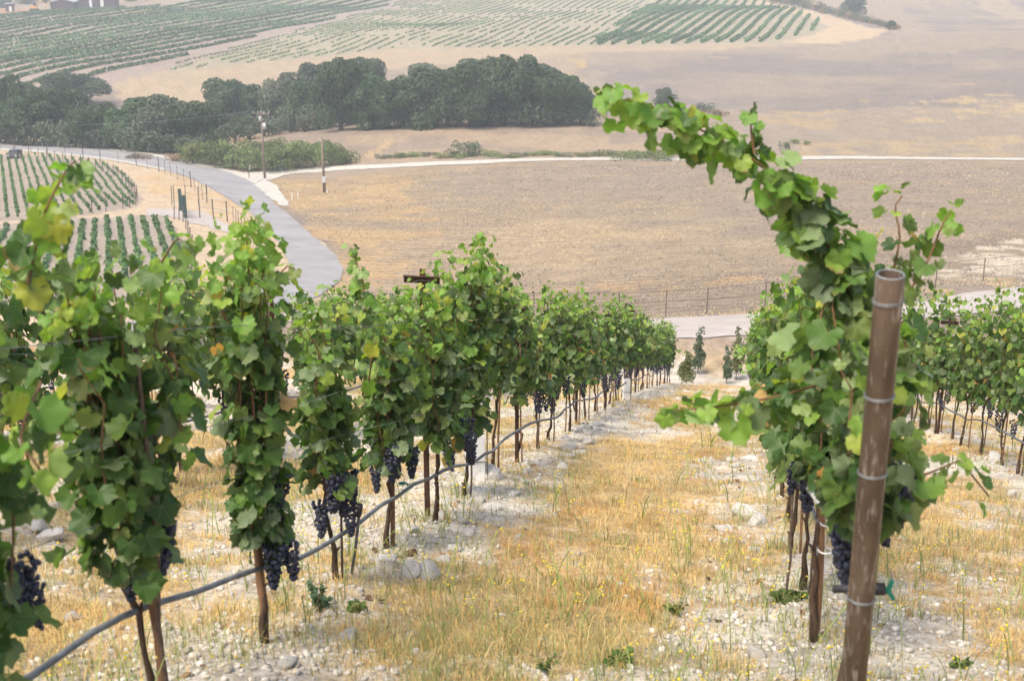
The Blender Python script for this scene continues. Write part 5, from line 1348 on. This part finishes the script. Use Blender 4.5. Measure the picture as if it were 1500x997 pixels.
# farm buildings at the very top left
def barn(px, py, wpx, hpx, label, doors, ridge=True, rz=.12):
    g = Vector(ground(px, py)); dd = proj(g)[2]; w = wpx * dd / FPX; h = hpx * dd / FPX; t = empty('barn', tuple(g), rz + YAW); tag(t, label, 'barn')
    dp = w * .8
    V = [(-w/2, 0, -1), (w/2, 0, -1), (w/2, dp, -1), (-w/2, dp, -1), (-w/2, 0, h), (w/2, 0, h), (w/2, dp, h), (-w/2, dp, h), (0, 0, h * 1.35), (0, dp, h * 1.35)]
    F = [(0, 1, 5, 8, 4), (1, 2, 6, 5), (2, 3, 7, 9, 6), (3, 0, 4, 7)]
    link('wall', mesh_of('wall', V, F, [M['barn']]), t)
    e = .5; mb = MB()
    for s in (-1, 1):
        a = Vector((s * (w/2 + e), -e, h - .35 * h * e / (w/2))); b = Vector((0, -e, h * 1.35)); c = (a + b) / 2 + Vector((0, dp/2 + e, .15)); L = (b - a).length
        ang = math.atan2(h * .35, w/2) * s
        mb.box(c, (L, dp + 2 * e, .18), Matrix.Rotation(ang if s < 0 else ang, 3, 'Y'))
    mb.build('roof', M['roof'], t)
    for dx, dw, dh in doors:
        MB().box((dx * w, -.06, h * dh / 2), (w * dw, .12, h * dh)).build('door', M['white'], t)
barn(92, 16, 34, 12, 'dark barn with a pale gabled roof at the top left', [])
barn(138, 12, 58, 13, 'larger dark barn with two white doors right of the gabled barn', [(-.08, .07, .85), (.20, .08, .85)])
def excavator(px, py):
    g = ground(px, py); t = empty('excavator', tuple(g), .3); tag(t, 'orange yellow digging machine in the farmyard at the top left', 'digger')
    MB().box((0, 0, 1.6), (3.0, 2.4, 1.2), taper=.9).build('body', M['yellow'], t); MB().box((.6, -.5, 2.9), (1.2, 1.2, 1.5), taper=.9).build('cab', M['glass'], t)
    for s in (-1, 1): MB().box((0, s * 1.1, .5), (3.8, .6, 1.0), taper=.85).build('track', M['black'], t)
    MB().tube([(1.2, 0, 2), (3.4, 0, 4.2), (5.2, 0, 3.0)], [.3, .25, .18], 6).build('arm', M['yellow'], t); MB().box((5.3, 0, 2.2), (.9, 1.0, 1.0), taper=.6).build('bucket', M['yellow'], t)
excavator(50, 16)
for i, (px, py, w, h) in enumerate([(8, 12, 30, 20), (40, 6, 34, 20), (64, 4, 24, 18), (190, 2, 26, 14), (215, 0, 24, 14), (240, -3, 26, 14), (165, 0, 30, 16)]):
    oak(px, py, w, h, 'hazy grey tree behind the farmyard at the top left', 'trees behind the farmyard', True, i + 40)
g = ground(15, 17); t = empty('shed', tuple(g), .3); tag(t, 'small brown shed left of the digging machine', 'shed')
MB().box((0, 0, 1.6), (3.2, 3, 3.6)).build('wall', M['barn'], t); MB().box((0, 0, 3.5), (3.8, 3.6, .22)).build('roof', M['roof'], t); MB().box((.5, -1.53, 1.2), (1.1, .08, 2.2)).build('door', M['white'], t)

# ------------------------------------------------------------------ haze
if HAZE > 0:
    mb = MB(); zb, zt = -135.0, 110.0
    mb.box((0, 300, (zb + zt) / 2), (4600, 4900, zt - zb))
    m = D.materials.new('haze'); m.use_nodes = True; t = m.node_tree; t.nodes.clear()
    o_ = t.nodes.new('ShaderNodeOutputMaterial'); v_ = t.nodes.new('ShaderNodeVolumePrincipled')
    v_.inputs['Color'].default_value = (.77, .88, 1.0, 1); v_.inputs['Density'].default_value = HAZE; v_.inputs['Anisotropy'].default_value = .0
    t.links.new(v_.outputs[0], o_.inputs['Volume'])
    tag(mb.build('haze', m), 'pale bluish haze over the whole valley', 'haze', None, 'stuff')
print('objects', len(D.objects), 'tris', sum(len(m.polygons) for m in D.meshes))
